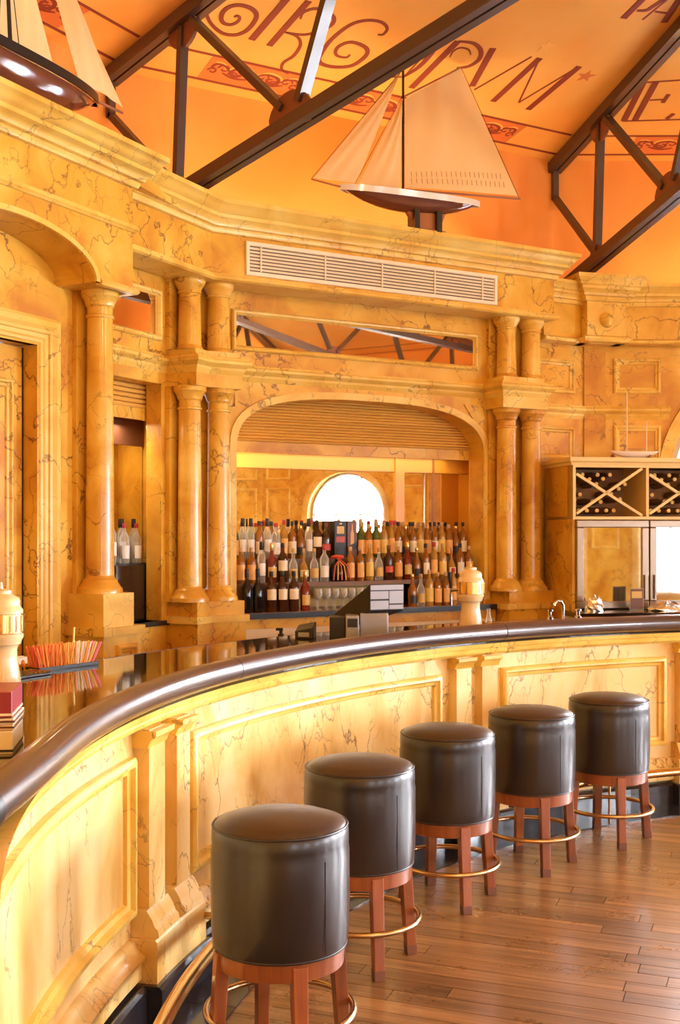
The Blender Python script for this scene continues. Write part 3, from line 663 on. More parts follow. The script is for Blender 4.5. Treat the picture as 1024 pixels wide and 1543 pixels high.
# ------------------------------------------------------------------ columns
def column(label, loc, z0, z1, r, group, tall=True):
    t = thing('column', label, 'column', (loc.x, loc.y, z0), 0, group); h = z1 - z0; rb, rt = r, r * .90
    if tall:
        MB().lathe([(r * 1.62, 0), (r * 1.62, .012), (r * 1.58, .028), (r * 1.48, .035), (r * 1.36, .05), (r * 1.26, .062), (r * 1.22, .075), (r * 1.06, .085), (r, .10)], 32).build('base', 'marble_column', t, smooth=35)
        sh = [(rb + (rt - rb) * (i / 8) ** 1.5, .095 + (h - .095 - .15) * i / 8) for i in range(9)]
        cz = h - .155
        cap = [(rt, 0), (rt * 1.10, .003), (rt * 1.13, .010), (rt * 1.10, .018), (rt, .022), (rt, .06), (rt * 1.08, .068), (rt * 1.14, .072), (rt * 1.16, .082), (rt * 1.28, .105), (rt * 1.42, .118), (rt * 1.50, .124), (rt * 1.52, .145), (rt * 1.48, .156)]
    else:
        MB().lathe([(r * 1.15, 0), (r * 1.15, .01), (r * 1.06, .02), (r, .03)], 32).build('base', 'marble_column', t, smooth=35)
        sh = [(rb + (rt - rb) * i / 4, .025 + (h - .025 - .095) * i / 4) for i in range(5)]
        cz = h - .10
        cap = [(rt, 0), (rt * 1.12, .004), (rt * 1.12, .014), (rt * 1.04, .02), (rt * 1.15, .035), (rt * 1.32, .055), (rt * 1.46, .07), (rt * 1.48, .09), (rt * 1.44, .101)]
    MB().lathe(sh, 32).build('shaft', 'marble_column', t, smooth=35)
    c = MB().lathe([(a, b + cz) for a, b in cap], 32).build('capital', 'marble_column', t, smooth=35)
    return t
column('single tall round marble column carrying the arched canopy', W2.pt(-1.10, .115), 1.278, 2.985, .080, None)
# slim pilaster strips behind the columns
for fr, ts in ((W2, (-.06,)), (W, (-2.59, -.18, .06))):
    for t_ in ts:
        kid = wall_left if fr is W2 else wall_back
        child(MB().box(t_ - .10, t_ + .10, .085, .125, 1.168, 2.57), 'pilaster', 'marble', kid); child(MB().box(t_ - .10, t_ + .10, .085, .125, 2.81, 3.275), 'pilaster', 'marble', kid)
child(MB().box(-1.20, -1.0, -.03, .01, 1.1, 2.985), 'pilaster', 'marble', wall_left)
CL = [(W2.pt(-.055, 0), 'beside the narrow mirror at the left corner'), (W.pt(-2.59, 0), 'at the left end of the bottle arch'), (W.pt(-.18, 0), 'at the right end of the bottle arch'), (W.pt(.062, 0), 'beside the wine cabinet')]
for loc, where in CL:
    column('tall lower marble column ' + where, loc, 1.168, 2.572, .080, 'lower columns of the back bar')
    column('short upper marble column ' + where, loc, 2.81, 3.275, .078, 'upper columns of the back bar', False)

# ------------------------------------------------------------------ rest of the round room: window walls
wn = 1
WIN_C, WIN_HW, WIN_ZS = 0.0, .80, 1.93
for k in range(2, 11):
    a, e, n = facet(k); m = OC - n * AP_LO; HL = AP_LO * math.tan(R(15)); mb = MB()
    if k <= 7: arch_wall(mb, -HL - .05, HL + .05, 0, 3.5, WIN_C, WIN_HW, WIN_ZS, .78, 2.0, 0, .28, zb=.55)
    elif k < 10: mb.box(-HL - .05, HL + .05, 0, .25, 0, 3.5)
    else: mb.box(-HL - .05, HL - .6, 0, .25, 0, 3.5)
    w_ = struct(mb.build('wall_facet_%d' % k, 'marble', None, (m.x, m.y, 0), a), 'gold marble wall of the round room' + (' with an arched window' if k <= 7 else ''))
    for x0, x1 in ((-1.75, -1.2), (1.2, 1.75)):
        for z0, z1 in ((2.60, 3.1), (1.3, 2.45)):
            if k < 10 or x1 < 1: child(moulded_rect(MB(), x0, x1, z0, z1, 0, PROF_FRAME), 'panel_frame', 'marble_pale', w_)
    child(MB().sweep([(-HL, 0), (HL - (.6 if k == 10 else 0), 0)], CORN), 'cornice', 'marble_pale', w_)
    mb = MB(); mb.box(-HL - .3, HL + .3, -.05, .62, 3.5, 3.72); child(mb, 'ledge', 'marble', w_)
    if k <= 7:
        child(arch_band(MB(), WIN_C, WIN_HW, WIN_ZS, .78, 2.0, .13, -.03, .01, .55), 'arch_moulding', 'marble_pale', w_)
        win = struct(arch_band(MB(), WIN_C, WIN_HW - .055, WIN_ZS, .725, 2.0, .06, .10, .15, .55).build('window_%d' % wn, 'fridge_frame', None, (m.x, m.y, 0), a), 'arched window with dark metal glazing bars'); wn += 1
        for x in (-.27, .27): child(MB().box(x - .02, x + .02, .105, .145, .55, arch_z(x, 0, WIN_HW - .05, WIN_ZS, .73, 2.0)), 'glazing_bar', 'fridge_frame', win)
        child(MB().box(-WIN_HW + .05, WIN_HW - .05, .105, .145, WIN_ZS - .02, WIN_ZS + .02), 'glazing_bar', 'fridge_frame', win)
        for x0, x1 in ((-.745, -.29), (-.25, .25), (.29, .745)):
            child(MB().box(x0, x1, .12, .124, .57, WIN_ZS - .03), 'pane', 'window_glass', win)
            pts = [(x0, WIN_ZS + .03), (x1, WIN_ZS + .03)] + [(x, arch_z(x, 0, WIN_HW - .06, WIN_ZS, .72, 2.0)) for x in [x1 + (x0 - x1) * i / 6 for i in range(7)]]
            child(MB().slab(pts, .12, .124), 'pane', 'window_glass', win)
win = struct(arch_band(MB(), 1.85, 1.08, 2.05, .93, 2.0, .07, .10, .15, .9).build('window_%d' % wn, 'fridge_frame', None, (W5.o.x, W5.o.y, 0), W5.a), 'arched window in the right wall beside the wine cabinet')
child(MB().box(1.83, 1.87, .105, .145, .9, 2.97), 'glazing_bar', 'fridge_frame', win)
pts = [(.80, .92), (2.90, .92)] + [(x, arch_z(x, 1.85, 1.07, 2.05, .92, 2.0)) for x in [2.9 - 2.1 * i / 14 for i in range(15)]]
child(MB().slab(pts, .12, .124), 'pane', 'window_glass', win)

# added fill lights: unseen strips on the ledges behind the cornice, brightening the ceiling
def fill_uplight(fr, t, p, z, ln, en, lab):
    q = fr.pt(t, p); L_ = thing('cove_fill', lab, 'lamp', (q.x, q.y, z), fr.a, 'added fill strips on the ledges')
    MB().box(-ln / 2, ln / 2, -.05, .05, 0, .02).build('housing', 'brass_dull', L_)
    MB().box(-ln / 2, ln / 2, -.055, -.048, 0, .04).build('reflector', 'brass_dull', L_); MB().box(-ln / 2, ln / 2, .048, .055, 0, .04).build('reflector', 'brass_dull', L_)
    l = area('cove_fill_glow', (q.x, q.y, z + .045), (0, 0, 1), ln, .09, en, (1.0, .66, .32)); l.rotation_euler = (Matrix.Rotation(fr.a, 3, 'Z') @ Matrix.Rotation(math.pi - .25, 3, 'X')).to_euler()
fill_uplight(W, -1.5, -.22, 3.768, 2.6, 12, 'long brass fill light strip added on the ledge behind the sailing boat')
fill_uplight(W2, -2.2, -.20, 3.768, 1.8, 8, 'brass fill light strip added on the ledge above the arched canopy'); fill_uplight(W5, 1.4, -.22, 3.60, 2.0, 6, 'brass fill light strip added on the ledge of the right wall')
for k_ in (3, 5, 7, 9):  # more added strips, out of view, lifting the ceiling the mirror reflects
    a_, e_, n_ = facet(k_); m_ = OC - n_ * AP_LO
    fill_uplight(Frame((m_.x, m_.y), math.degrees(a_)), 0, -.15, 3.722, 2.4, 24, 'brass fill light strip added on a ledge of the window side')
def pendant(x, y, z, en):  # added warm fill: unseen hanging globes that brighten the room
    zc = 5.2; L_ = thing('pendant_fill', 'round brass pendant added as warm fill light under the trusses', 'lamp', (x, y, z), 0, 'added fill lights over the room')
    MB().lathe([(.0, .0), (.12, .03), (.19, .12), (.20, .22), (.12, .30), (.03, .33)], 24).build('globe', 'clear_glass', L_, smooth=60)
    MB().lathe([(.03, .32), (.06, .33), (.03, .40)], 16).build('cap', 'brass', L_); MB().tube([(0, 0, .38), (0, 0, zc - z)], .008).build('rod', 'brass', L_)
    point('pendant_fill_light', (x, y, z + .14), en, (1.0, .68, .30), .12)
for x, y, en in ((2.4, 1.2, 90), (5.0, 3.4, 110), (1.2, -1.6, 30), (-1.2, 1.2, 8)): pendant(x, y, 3.9, en)

# ------------------------------------------------------------------ back bar fittings
v_ = thing('air_grille', 'long cream louvred air grille in the marble frieze', 'grille', W.p3(-1.415, .13, 3.44), W.a)
moulded_rect(MB(), -1.04, 1.04, -.113, .113, .0, [(0, 0), (0, .012), (.005, .016), (.026, .016), (.03, .004), (.03, 0)]).build('frame', 'white_paint', v_)
MB().box(-1.01, 1.01, -.001, .0005, -.085, .085).build('duct', 'duct_dark', v_)
sl = MB().hexa([(-1.01, -.012, -.008), (1.01, -.012, -.008), (1.01, -.004, .004), (-1.01, -.004, .004), (-1.01, -.012, -.004), (1.01, -.012, -.004), (1.01, -.004, .010), (-1.01, -.004, .010)]).mesh('slat', 'white_paint')
for i in range(7): obj('slat', sl, v_, (0, 0, -.070 + i * .0228))
ml = MB().box(-.005, .005, -.016, -.010, -.083, .083).mesh('mullion', 'white_paint')
for x in (-.93, -.44, .02, .47, .90): obj('mullion', ml, v_, (x, 0, 0))
um = thing('framed_mirror', 'long low mirror in a marble frame above the bottle arch', 'mirror', W.p3(-1.41, -.12, 3.005), W.a)
moulded_rect(MB(), -1.035, 1.035, -.14, .14, 0, [(0, 0), (0, .02), (.01, .03), (.022, .028), (.034, .012), (.038, 0)]).build('frame', 'marble_pale', um)
MB().box(-1.0, 1.0, -.006, -.002, -.103, .103).build('glass', 'mirror', um)
um = thing('framed_mirror', 'small mirror in a marble frame above the narrow shelf', 'mirror', W2.p3(-.60, -.12, 3.01), W2.a)
moulded_rect(MB(), -.38, .38, -.155, .165, 0, [(0, 0), (0, .02), (.01, .03), (.022, .028), (.034, .012), (.038, 0)]).build('frame', 'marble_pale', um)
MB().box(-.345, .345, -.006, -.002, -.12, .13).build('glass', 'mirror', um)
# roller shutter in the arch
sh = thing('roller_shutter', 'gold slatted roller shutter drawn up under the basket arch', 'shutter', W.p3(AC, -.31, 2.185), W.a)
MB().box(-1.03, 1.06, -.012, .012, 0, .078).build('bottom_bar', 'marble', sh)
def slat_mesh(w): return MB().add([(x, y, z) for x in (-1.03, 1.06 + w) for y, z in ((.008, 0), (-.004, .001), (-.011, .008), (-.009, .014), (.002, .0195), (.008, .0195))], [(0, 1, 7, 6), (1, 2, 8, 7), (2, 3, 9, 8), (3, 4, 10, 9), (4, 5, 11, 10), (5, 0, 6, 11), (5, 4, 3, 2, 1, 0), (6, 7, 8, 9, 10, 11)]).mesh('slat', 'shutter_gold')
sm = slat_mesh(0)
for i in range(16): obj('slat', sm, sh, (0, 0, .08 + i * .0213))
sh2 = thing('roller_shutter', 'short gold roller shutter above the narrow bottle shelf', 'shutter', W2.p3(-.42, -.262, 2.35), W2.a)
MB().box(-.29, .44, -.012, .012, 0, .075).build('bottom_bar', 'marble', sh2)
s2 = MB().add([(x, y, z) for x in (-.29, .44) for y, z in ((.008, 0), (-.006, .001), (-.014, .012), (-.010, .021), (.002, .029), (.008, .029))], [(0, 1, 7, 6), (1, 2, 8, 7), (2, 3, 9, 8), (3, 4, 10, 9), (4, 5, 11, 10), (5, 0, 6, 11), (5, 4, 3, 2, 1, 0), (6, 7, 8, 9, 10, 11)]).mesh('slat', 'shutter_gold')
for i in range(5): obj('slat', s2, sh2, (0, 0, .077 + i * .031))
# big mirror behind the bottles
bm_ = thing('bar_mirror', 'large mirror in three panes behind the liquor bottles', 'mirror', W.p3(0, -.50, 0), W.a)
for x0, x1 in ((-2.40, -.885), (-.80, -.53), (-.515, -.15)):
    MB().box(x0, x1, 0, .006, 1.07, 2.085).build('pane', 'mirror', bm_); MB().box(x0, x1, -.006, .006, 2.09, 2.205).build('header', 'orange_lacquer', bm_)
MB().box(-.885, -.865, -.02, .006, 1.07, 2.205).build('divider', 'orange_lacquer', bm_); MB().box(-.86, -.80, -.012, .006, 1.07, 2.205).build('divider', 'orange_lacquer', bm_)
MB().box(-.53, -.515, -.012, .006, 1.07, 2.205).build('divider', 'boat_wood', bm_)
nm_ = thing('framed_mirror', 'narrow tall mirror behind the small bottle shelf on the left wall', 'mirror', W2.p3(0, -.45, 0), W2.a)
MB().box(-.74, .03, 0, .006, 1.07, 2.55).build('glass', 'mirror', nm_)
MB().box(-.74, .03, -.012, -.001, 2.20, 2.42).build('header', 'cap_brown', nm_)
MB().box(-.13, -.112, -.17, -.155, 1.07, 2.38).build('edge_strip', 'brass', nm_)
# warm strip lights inside the niches
ls = thing('strip_light', 'warm strip lamp hidden behind the large roller shutter', 'lamp', W.p3(-1.36, -.42, 2.235), W.a)
MB().box(-1.0, 1.0, -.02, .02, 0, .03).build('housing', 'white_paint', ls)
area('strip_light_glow', W.p3(-1.36, -.41, 2.20), (.05, -.1, -1), .12, 1.9, 1.8, (1.0, .72, .28)).rotation_euler = (0, 0, W.a + math.pi / 2)
area('shelf_glow', W2.p3(-.42, -.36, 2.33), (0, 0, -1), .40, .10, 2.0, (1.0, .85, .6)).rotation_euler = (0, 0, W2.a)
point('shelf_lamp', W.p3(-2.33, -.33, 1.95), 2.6, (1.0, .80, .22), .04)
# shelves and back counter
bc = thing('back_counter', 'dark edged back counter below the bottle arch', 'counter', W.p3(0, 0, 0), W.a)
MB().box(-2.43, -.26, 0.0, .50, 1.03, 1.07).build('top', 'boat_wood', bc); MB().box(-2.43, -.26, -.004, .0, 1.03, 1.068).build('edge', 'black', bc)
MB().box(-2.43, -.26, .03, .11, .96, 1.03).build('upper_rail', 'marble', bc); MB().box(-2.43, -.26, .035, .11, 0, .96).build('front_panel', 'cream_panel', bc)
s_mid = thing('bottle_shelf', 'dark middle step of the bottle display', 'shelf', W.p3(0, -.14, 1.07), W.a)
MB().box(-2.40, -.32, 0, .34, .165, .195).build('board', 'rack_back', s_mid); MB().box(-2.40, -1.93, .01, .03, 0, .165).build('riser', 'rack_back', s_mid); MB().box(-.95, -.32, .01, .03, 0, .165).build('riser', 'rack_back', s_mid); MB().box(-1.93, -.95, .25, .27, 0, .165).build('riser', 'label_gold', s_mid)
s_top = thing('bottle_shelf', 'dark top step of the bottle display', 'shelf', W.p3(0, -.27, 1.265), W.a)
MB().box(-2.40, -.30, 0, .22, .145, .165).build('board', 'rack_back', s_top); MB().box(-2.40, -.32, .01, .03, 0, .145).build('riser', 'rack_back', s_top)
bx = thing('bottle_cooler', 'black glossy cooler cabinet under the narrow mirror shelf', 'cabinet', W2.p3(-.42, -.262, 1.05), W2.a)
MB().box(-.30, .45, 0, .18, 0, .37).build('body', 'black', bx); MB().box(-.29, .44, -.012, 0, .01, .36).build('door', 'counter', bx)

# ------------------------------------------------------------------ bottles
LATH = 14
def bottle_proto(name, shape, glass, cap, lab, labz, h=.27, r=.034, capm=None):
    t = thing(name, '', 'bottle')
    if shape == 'whisky':  prof = [(r * .9, 0), (r, .006), (r, h * .60), (r * .93, h * .66), (r * .55, h * .74), (r * .36, h * .79), (r * .33, h * .93)]
    elif shape == 'wine':  prof = [(r * .9, 0), (r, .006), (r, h * .56), (r * .80, h * .63), (r * .45, h * .70), (r * .36, h * .76), (r * .34, h * .95)]
    elif shape == 'squat': prof = [(r * 1.05, 0), (r * 1.18, .01), (r * 1.18, h * .45), (r * 1.1, h * .55), (r * .6, h * .66), (r * .40, h * .72), (r * .38, h * .90)]
    elif shape == 'slim':  prof = [(r * .75, 0), (r * .80, .006), (r * .80, h * .62), (r * .70, h * .68), (r * .42, h * .76), (r * .34, h * .80), (r * .33, h * .94)]
    elif shape == 'round': prof = [(r * .7, 0), (r * 1.1, .02), (r * 1.45, h * .2), (r * 1.5, h * .32), (r * 1.3, h * .45), (r * .8, h * .55), (r * .38, h * .62), (r * .36, h * .90)]
    MB().lathe(prof + [(0.0001, prof[-1][1])], LATH).build('glass', glass, t, smooth=50)
    rn = prof[-1][0]
    MB().lathe([(rn * 1.12, h * (.80 if capm else .88)), (rn * 1.22, h * (.80 if capm else .88) + .002), (rn * 1.22, h - .004), (rn * 1.1, h), (.0001, h)], LATH).build('cap', cap, t, smooth=50)
    if lab:
        rl = max(q[0] for q in prof) * (1.02 if shape != 'round' else 1.03)
        if shape == 'slim': rl = r * .82
        if shape == 'squat': rl = r * 1.2
        a0 = -math.pi / 2 - 1.25
        MB().lathe([(rl, labz[0] * h), (rl, labz[1] * h)], 10, a0=a0, a1=a0 + 2.5).build('label', lab, t, smooth=50)
    return t
KINDS = {
 'a': ('whisky', 'amber_glass', 'cap_black', 'label_cream', (.14, .46), .27, .032, 0, 'amber whisky bottle with cream label and black cap'),
 'b': ('whisky', 'gold_glass', 'cap_cork', 'label_yellow', (.12, .50), .27, .033, 0, 'golden whisky bottle with yellow label and cork coloured cap'),
 'c': ('wine', 'green_glass', 'cap_cork', 'label_orange', (.10, .46), .29, .034, 1, 'green glass bottle with orange label'),
 'd': ('slim', 'clear_glass', 'cap_black', 'label_white', (.18, .48), .29, .036, 1, 'slim clear spirit bottle with white label and tall black cap'),
 'e': ('squat', 'amber_glass', 'cap_gold', 'label_black', (.10, .34), .24, .028, 0, 'squat amber bottle with black label and gold cap'),
 'f': ('whisky', 'brown_glass', 'cap_brown', 'label_red', (.22, .40), .26, .036, 0, 'dark brown bottle with red label band'),
 'g': ('squat', 'clear_glass', 'cap_cork', 'label_gold', (.12, .40), .24, .028, 0, 'squat clear glass decanter bottle with gold label'),
 'h': ('round', 'gold_glass', 'cap_cork', 'label_cream', (.16, .36), .24, .0225, 0, 'round bellied golden brandy bottle with cream label'),
 'i': ('wine', 'dark_glass', 'cap_black', None, None, .30, .036, 1, 'plain black wine bottle without a label'),
 'j': ('whisky', 'brown_glass', 'cap_black', 'label_cream', (.30, .56), .28, .036, 0, 'dark bottle with large cream shoulder label'),
 'k': ('slim', 'gold_glass', 'cap_red', 'label_orange', (.14, .52), .28, .036, 0, 'slim golden bottle with orange label and red cap'),
 'l': ('whisky', 'clear_glass', 'cap_red', 'label_white', (.12, .44), .26, .034, 0, 'clear spirit bottle with white label and red cap'),
 'm': ('wine', 'red_glass', 'cap_gold', 'label_gold', (.14, .40), .28, .034, 1, 'red glass bottle with gold label and gold cap'),
 'n': ('whisky', 'amber_glass', 'cap_cork', 'label_orange', (.10, .52), .25, .033, 0, 'amber bottle almost covered by a large orange label'),
 'o': ('slim', 'clear_glass', 'cap_blue', 'label_black', (.16, .34), .29, .036, 1, 'slim clear bottle with black label and blue cap')}
protos = {}
def put_bottle(fr, t, p, z, kind, where, grp):
    sp = KINDS[kind]; lab = sp[8] + ' ' + where
    if kind not in protos:
        b = bottle_proto('liquor_bottle', *sp[:5], h=sp[5], r=sp[6], capm=sp[7]); protos[kind] = b
        q = fr.pt(t, p); b.location = (q.x, q.y, z); b['label'] = lab; b['group'] = grp + ', ' + sp[8]; b.rotation_euler = (0, 0, fr.a); return b
    q = fr.pt(t, p)
    return dup(protos[kind], (q.x, q.y, z), fr.a + random.uniform(-.25, .25), lab, grp + ', ' + sp[8])
RAD = {'whisky': 1.0, 'wine': 1.0, 'squat': 1.2, 'slim': .83, 'round': 1.56}
def layout(x0, x1, kinds):     # shoulder to shoulder without touching
    ks = kinds.split(); rs = [KINDS[k][6] * RAD[KINDS[k][0]] for k in ks]; gap = (x1 - x0 - 2 * sum(rs)) / (len(ks) - 1); x = x0; out = []
    for k, rr in zip(ks, rs): out.append((x + rr, k)); x += 2 * rr + gap
    return out
for pp, row, ls_, rs_ in ((-.335, 'front row of the top step ', 'c d d a d l k a e d j f', 'c n c b k a e a b n a b n e a'), (-.425, 'back row of the top step ', 'a b c l a b n a k b', 'a b e n a k b a n e b a n a')):
    for x, kd in layout(-2.36, -1.55, ls_): put_bottle(W, x, pp, 1.43, kd, row[:-1].replace('row of the top step', 'top row') + ', door side', row + 'bottles')
    for x, kd in layout(-1.325, -.32, rs_): put_bottle(W, x, pp, 1.43, kd, row[:-1].replace('row of the top step', 'top row') + ', cabinet side', row + 'bottles')
for x, kd in layout(-2.37, -1.64, 'n n d m j g h g l'): put_bottle(W, x, -.20, 1.265, kd, 'on middle step, door side', 'middle step bottles')
for x, kd in layout(-1.49, -.36, 'n n b g f n m e a k b h a n'): put_bottle(W, x, -.20, 1.265, kd, 'on middle step, cabinet side', 'middle step bottles')
for x, kd in zip([-2.350, -2.268, -2.165, -2.08, -1.99, -1.90], 'i i j j j m'.split()): put_bottle(W, x, -.07, 1.07, kd, 'on the back counter', 'back counter bottles')
for x, kd in zip([-1.00, -.925, -.85, -.775, -.70, -.63], 'e g b n n k'.split()): put_bottle(W, x, -.07, 1.07, kd, 'on the back counter', 'back counter bottles')
for i, kd in enumerate('d o l d l d'.split()): put_bottle(W2, -.445 + i * .062, -.325 - .07 * (i % 2), 1.42, kd, 'on the narrow left shelf', 'left shelf bottles')
# whisky boxes
def carton(t, w, d, h, m1, m2, lab, grp=None):
    q = W.pt(t, -.335); o = thing('whisky_box', lab, 'box', (q.x, q.y, 1.43), W.a)
    MB().box(-w / 2, w / 2, -d / 2, d / 2, 0, h).build('carton', m1, o, bevel=.002)
    MB().box(-w * .36, w * .36, -d / 2 - .0015, -d / 2, h * .42, h * .58).build('label_band', m2, o); MB().box(-w * .30, w * .30, -d / 2 - .0015, -d / 2, h * .65, h * .85).build('label_panel', 'label_gold', o)
    MB().lathe([(.010, h * .90), (.010, h * .94)], 10, c=(0, -d / 2)).build('seal', 'label_cream', o)
carton(-1.482, .100, .07, .275, 'cap_black', 'label_red', 'tall black whisky box with a red band on the top step')
q = W.pt(-1.382, -.345); o = thing('whisky_box', 'tall brown whisky box printed with a bottle on the top step', 'box', (q.x, q.y, 1.43), W.a)
MB().box(-.040, .040, -.045, .045, 0, .275).build('carton', 'cap_brown', o)
MB().slab([(-.014, .10), (.014, .10), (.014, .18), (.005, .21), (.005, .25), (-.005, .25), (-.005, .21), (-.014, .18)], -.0465, -.045).build('printed_bottle', 'label_orange', o)
MB().slab([(-.04, .03), (.04, .075), (.04, .125), (-.04, .08)], -.047, -.045).build('label_band', 'label_black', o)
# dark gift bottle with ribbons on the middle step
q = W.pt(-1.565, -.20); o = thing('gift_bottle', 'dark round bottle wrapped in red and gold ribbons on the middle step', 'bottle', (q.x, q.y, 1.265), W.a)
MB().lathe([(.05, 0), (.062, .03), (.058, .09), (.04, .13), (.018, .15), (.016, .175), (.0001, .175)], 18).build('glass', 'dark_glass', o, smooth=50)
for i in range(5): MB().tube([(.016 * math.cos(i), .016 * math.sin(i) - .01, .172), ((-.05 + .025 * i), -.055, .11), ((-.07 + .035 * i), -.068, .01)], .005).build('ribbon', ('label_red', 'label_gold')[i % 2], o)
MB().lathe([(.0001, .16), (.045, .165), (.05, .178), (.03, .19), (.0001, .192)], 14).build('ribbon_top', 'label_red', o, smooth=50)
# stemmed glasses on the back counter
wg = thing('wine_glass', 'clear stemmed wine glass in the row on the back counter', 'glass', (0, 0, 0), 0, 'row of wine glasses on the back counter')
MB().lathe([(.0001, .001), (.030, .001), (.030, .004), (.005, .008), (.004, .065), (.012, .075), (.028, .095), (.032, .12), (.028, .15), (.0265, .15), (.030, .12), (.026, .097), (.0001, .078)], 16).build('glass', 'clear_glass', wg, smooth=50)
first = True
for row in range(2):
    for i in range(11):
        q = W.pt(-1.80 + i * .068 + .03 * row, -.06 - .075 * row)
        if first: wg.location = (q.x, q.y, 1.07); first = False
        else: dup(wg, (q.x, q.y, 1.07))

# ------------------------------------------------------------------ wine cabinet with coolers
CF = Frame((1.7297, 8.50), 10.0)
cabt = thing('wine_cabinet', 'gold marble cabinet with crossed wine racks over two glass door coolers', 'cabinet', (CF.o.x, CF.o.y, 0), CF.a)
CW, CD = 1.20, .58
MB().box(0, .022, 0, CD, 0, 2.12).build('side_panel', 'marble', cabt); MB().box(CW - .022, CW, 0, CD, 0, 2.12).build('side_panel', 'marble', cabt)
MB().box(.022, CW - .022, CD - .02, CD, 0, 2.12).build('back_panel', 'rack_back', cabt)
MB().sweep([(0, CD), (0, 0), (CW, 0), (CW, CD)], [(-.05, 2.12), (.012, 2.12), (.016, 2.14), (.026, 2.15), (.026, 2.18), (-.05, 2.18)]).build('top_moulding', 'rack_trim', cabt)
MB().box(.0, CW, 0, CD, 2.12, 2.175).build('top', 'marble', cabt)
for x in (.011, .590, 1.175): MB().box(x - .011, x + .011, -.012, .10, 1.735, 2.12).build('stile', 'rack_trim', cabt)
MB().box(0, CW, -.012, CD - .02, 1.715, 1.738).build('rack_shelf', 'rack_trim', cabt); MB().box(0, CW, -.010, .02, 2.105, 2.122).build('top_rail', 'rack_trim', cabt)
MB().box(.58, .60, 0, CD - .02, 1.738, 2.12).build('divider', 'rack_trim', cabt)
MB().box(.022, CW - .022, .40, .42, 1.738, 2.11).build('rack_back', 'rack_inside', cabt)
for x0 in (.03, .61):
    for sg in (1, -1):
        za, zb_ = (1.76, 2.09) if sg > 0 else (2.05, 1.745)
        MB().bar((x0, .0, za if sg > 0 else 2.055), (x0 + .52, .0, 2.10 if sg > 0 else 1.745), .02, .022, (0, 1, 0)).build('cross_slat', 'rack_trim', cabt)
for n_, x0 in enumerate((.022, .60)):
    d = MB(); frame_rect(d, x0, x0 + .57, 1.05, 1.71, .055, -.035, .0); d = d.build('cooler_door', 'fridge_frame', cabt, bevel=.006)
    MB().box(x0 + .045, x0 + .525, -.018, -.012, 1.095, 1.665).build('door_glass', 'fridge_glass', d)
    MB().box(x0 + (.53 if n_ == 0 else .03), x0 + (.545 if n_ == 0 else .045), -.055, -.035, 1.12, 1.30).build('handle', 'fridge_frame', d)
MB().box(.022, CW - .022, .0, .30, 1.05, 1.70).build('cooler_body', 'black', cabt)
wb = thing('wine_bottle', 'wine bottle lying capsule forward in the rack bay beside the marble columns', 'bottle', (0, 0, 0), 0, 'wine bottles lying in the cabinet rack')
m_ = MB().lathe([(.0001, 0), (.014, .0), (.0145, .004), (.0145, .07), (.014, .08), (.026, .12), (.026, .26), (.0001, .26)], 12)
m_.v = [(x, z, y) for x, y, z in m_.v]; m_.build('glass', 'rack_back', wb, smooth=50)
m_ = MB().lathe([(.0001, -.003), (.0150, -.002), (.0150, .012)], 12); m_.v = [(x, z, y) for x, y, z in m_.v]; m_.build('capsule', 'label_gold', wb, smooth=50)
rackpos = [(.12, 2.055), (.175, 2.02), (.24, 2.055), (.285, 2.025), (.34, 2.055), (.23, 1.985), (.055, 1.945), (.10, 1.905), (.055, 1.865), (.20, 1.855), (.265, 1.85), (.09, 1.785), (.155, 1.785), (.235, 1.785), (.31, 1.785), (.37, 1.785), (.35, 1.91), (.41, 1.95), (.46, 1.985), (.42, 1.87)]
first = True
for bay in (0, .58):
    for x, z in rackpos:
        q = CF.pt(x + bay, -.10)
        if first: wb.location = (q.x, q.y, z); wb.rotation_euler = (0, 0, CF.a); first = False
        else: dup(wb, (q.x, q.y, z), CF.a, 'wine bottle lying capsule forward in the rack bay ' + ('beside' if bay == 0 else 'away from') + ' the marble columns')
rc = thing('back_counter', 'dark counter running in front of the wine cabinet coolers', 'counter', (CF.o.x, CF.o.y, 0), CF.a)
MB().box(-.10, 1.5, -.42, -.06, 1.01, 1.045).build('top', 'counter', rc); MB().box(-.08, 1.5, -.38, -.06, 0, 1.01).build('front_panel', 'cream_panel', rc)
o = thing('menu_card', 'small brown menu card in a clear upright holder before the cooler', 'card', (*CF.pt(.43, .17), 1.045), CF.a)
MB().box(-.055, .055, -.006, .006, 0, .004).build('foot', 'clear_glass', o); MB().box(-.055, .055, -.003, .003, .004, .165).build('holder', 'clear_glass', o); MB().box(-.048, .048, -.0045, -.003, .012, .158).build('card', 'cap_brown', o); MB().box(-.04, .04, -.0055, -.0045, .09, .14).build('picture', 'label_gold', o)
def crumple(lab, x, p, w, d, h, name='plastic_wrap'):
    random.seed(int(x * 100)); q = CF.pt(x, p)
    def f(u, v):
        a = 2 * math.pi * v; rr = math.sin(u * math.pi / 2) * (1 + random.uniform(-.16, .16)); 
        return (w * rr * math.cos(a), d * rr * math.sin(a), max(0, h * math.cos(u * math.pi / 2) * (1 + random.uniform(-.25, .25))))
    tag(MB().grid(f, 7, 16).build(name, 'foil', None, (q.x, q.y, 1.045), CF.a), lab, 'wrap')
crumple('crumpled clear plastic wrap heaped before the right cooler', .66, .20, .16, .09, .06); crumple('white crumpled cloth at the foot of the left cooler', .10, .18, .07, .05, .10, 'bar_cloth')
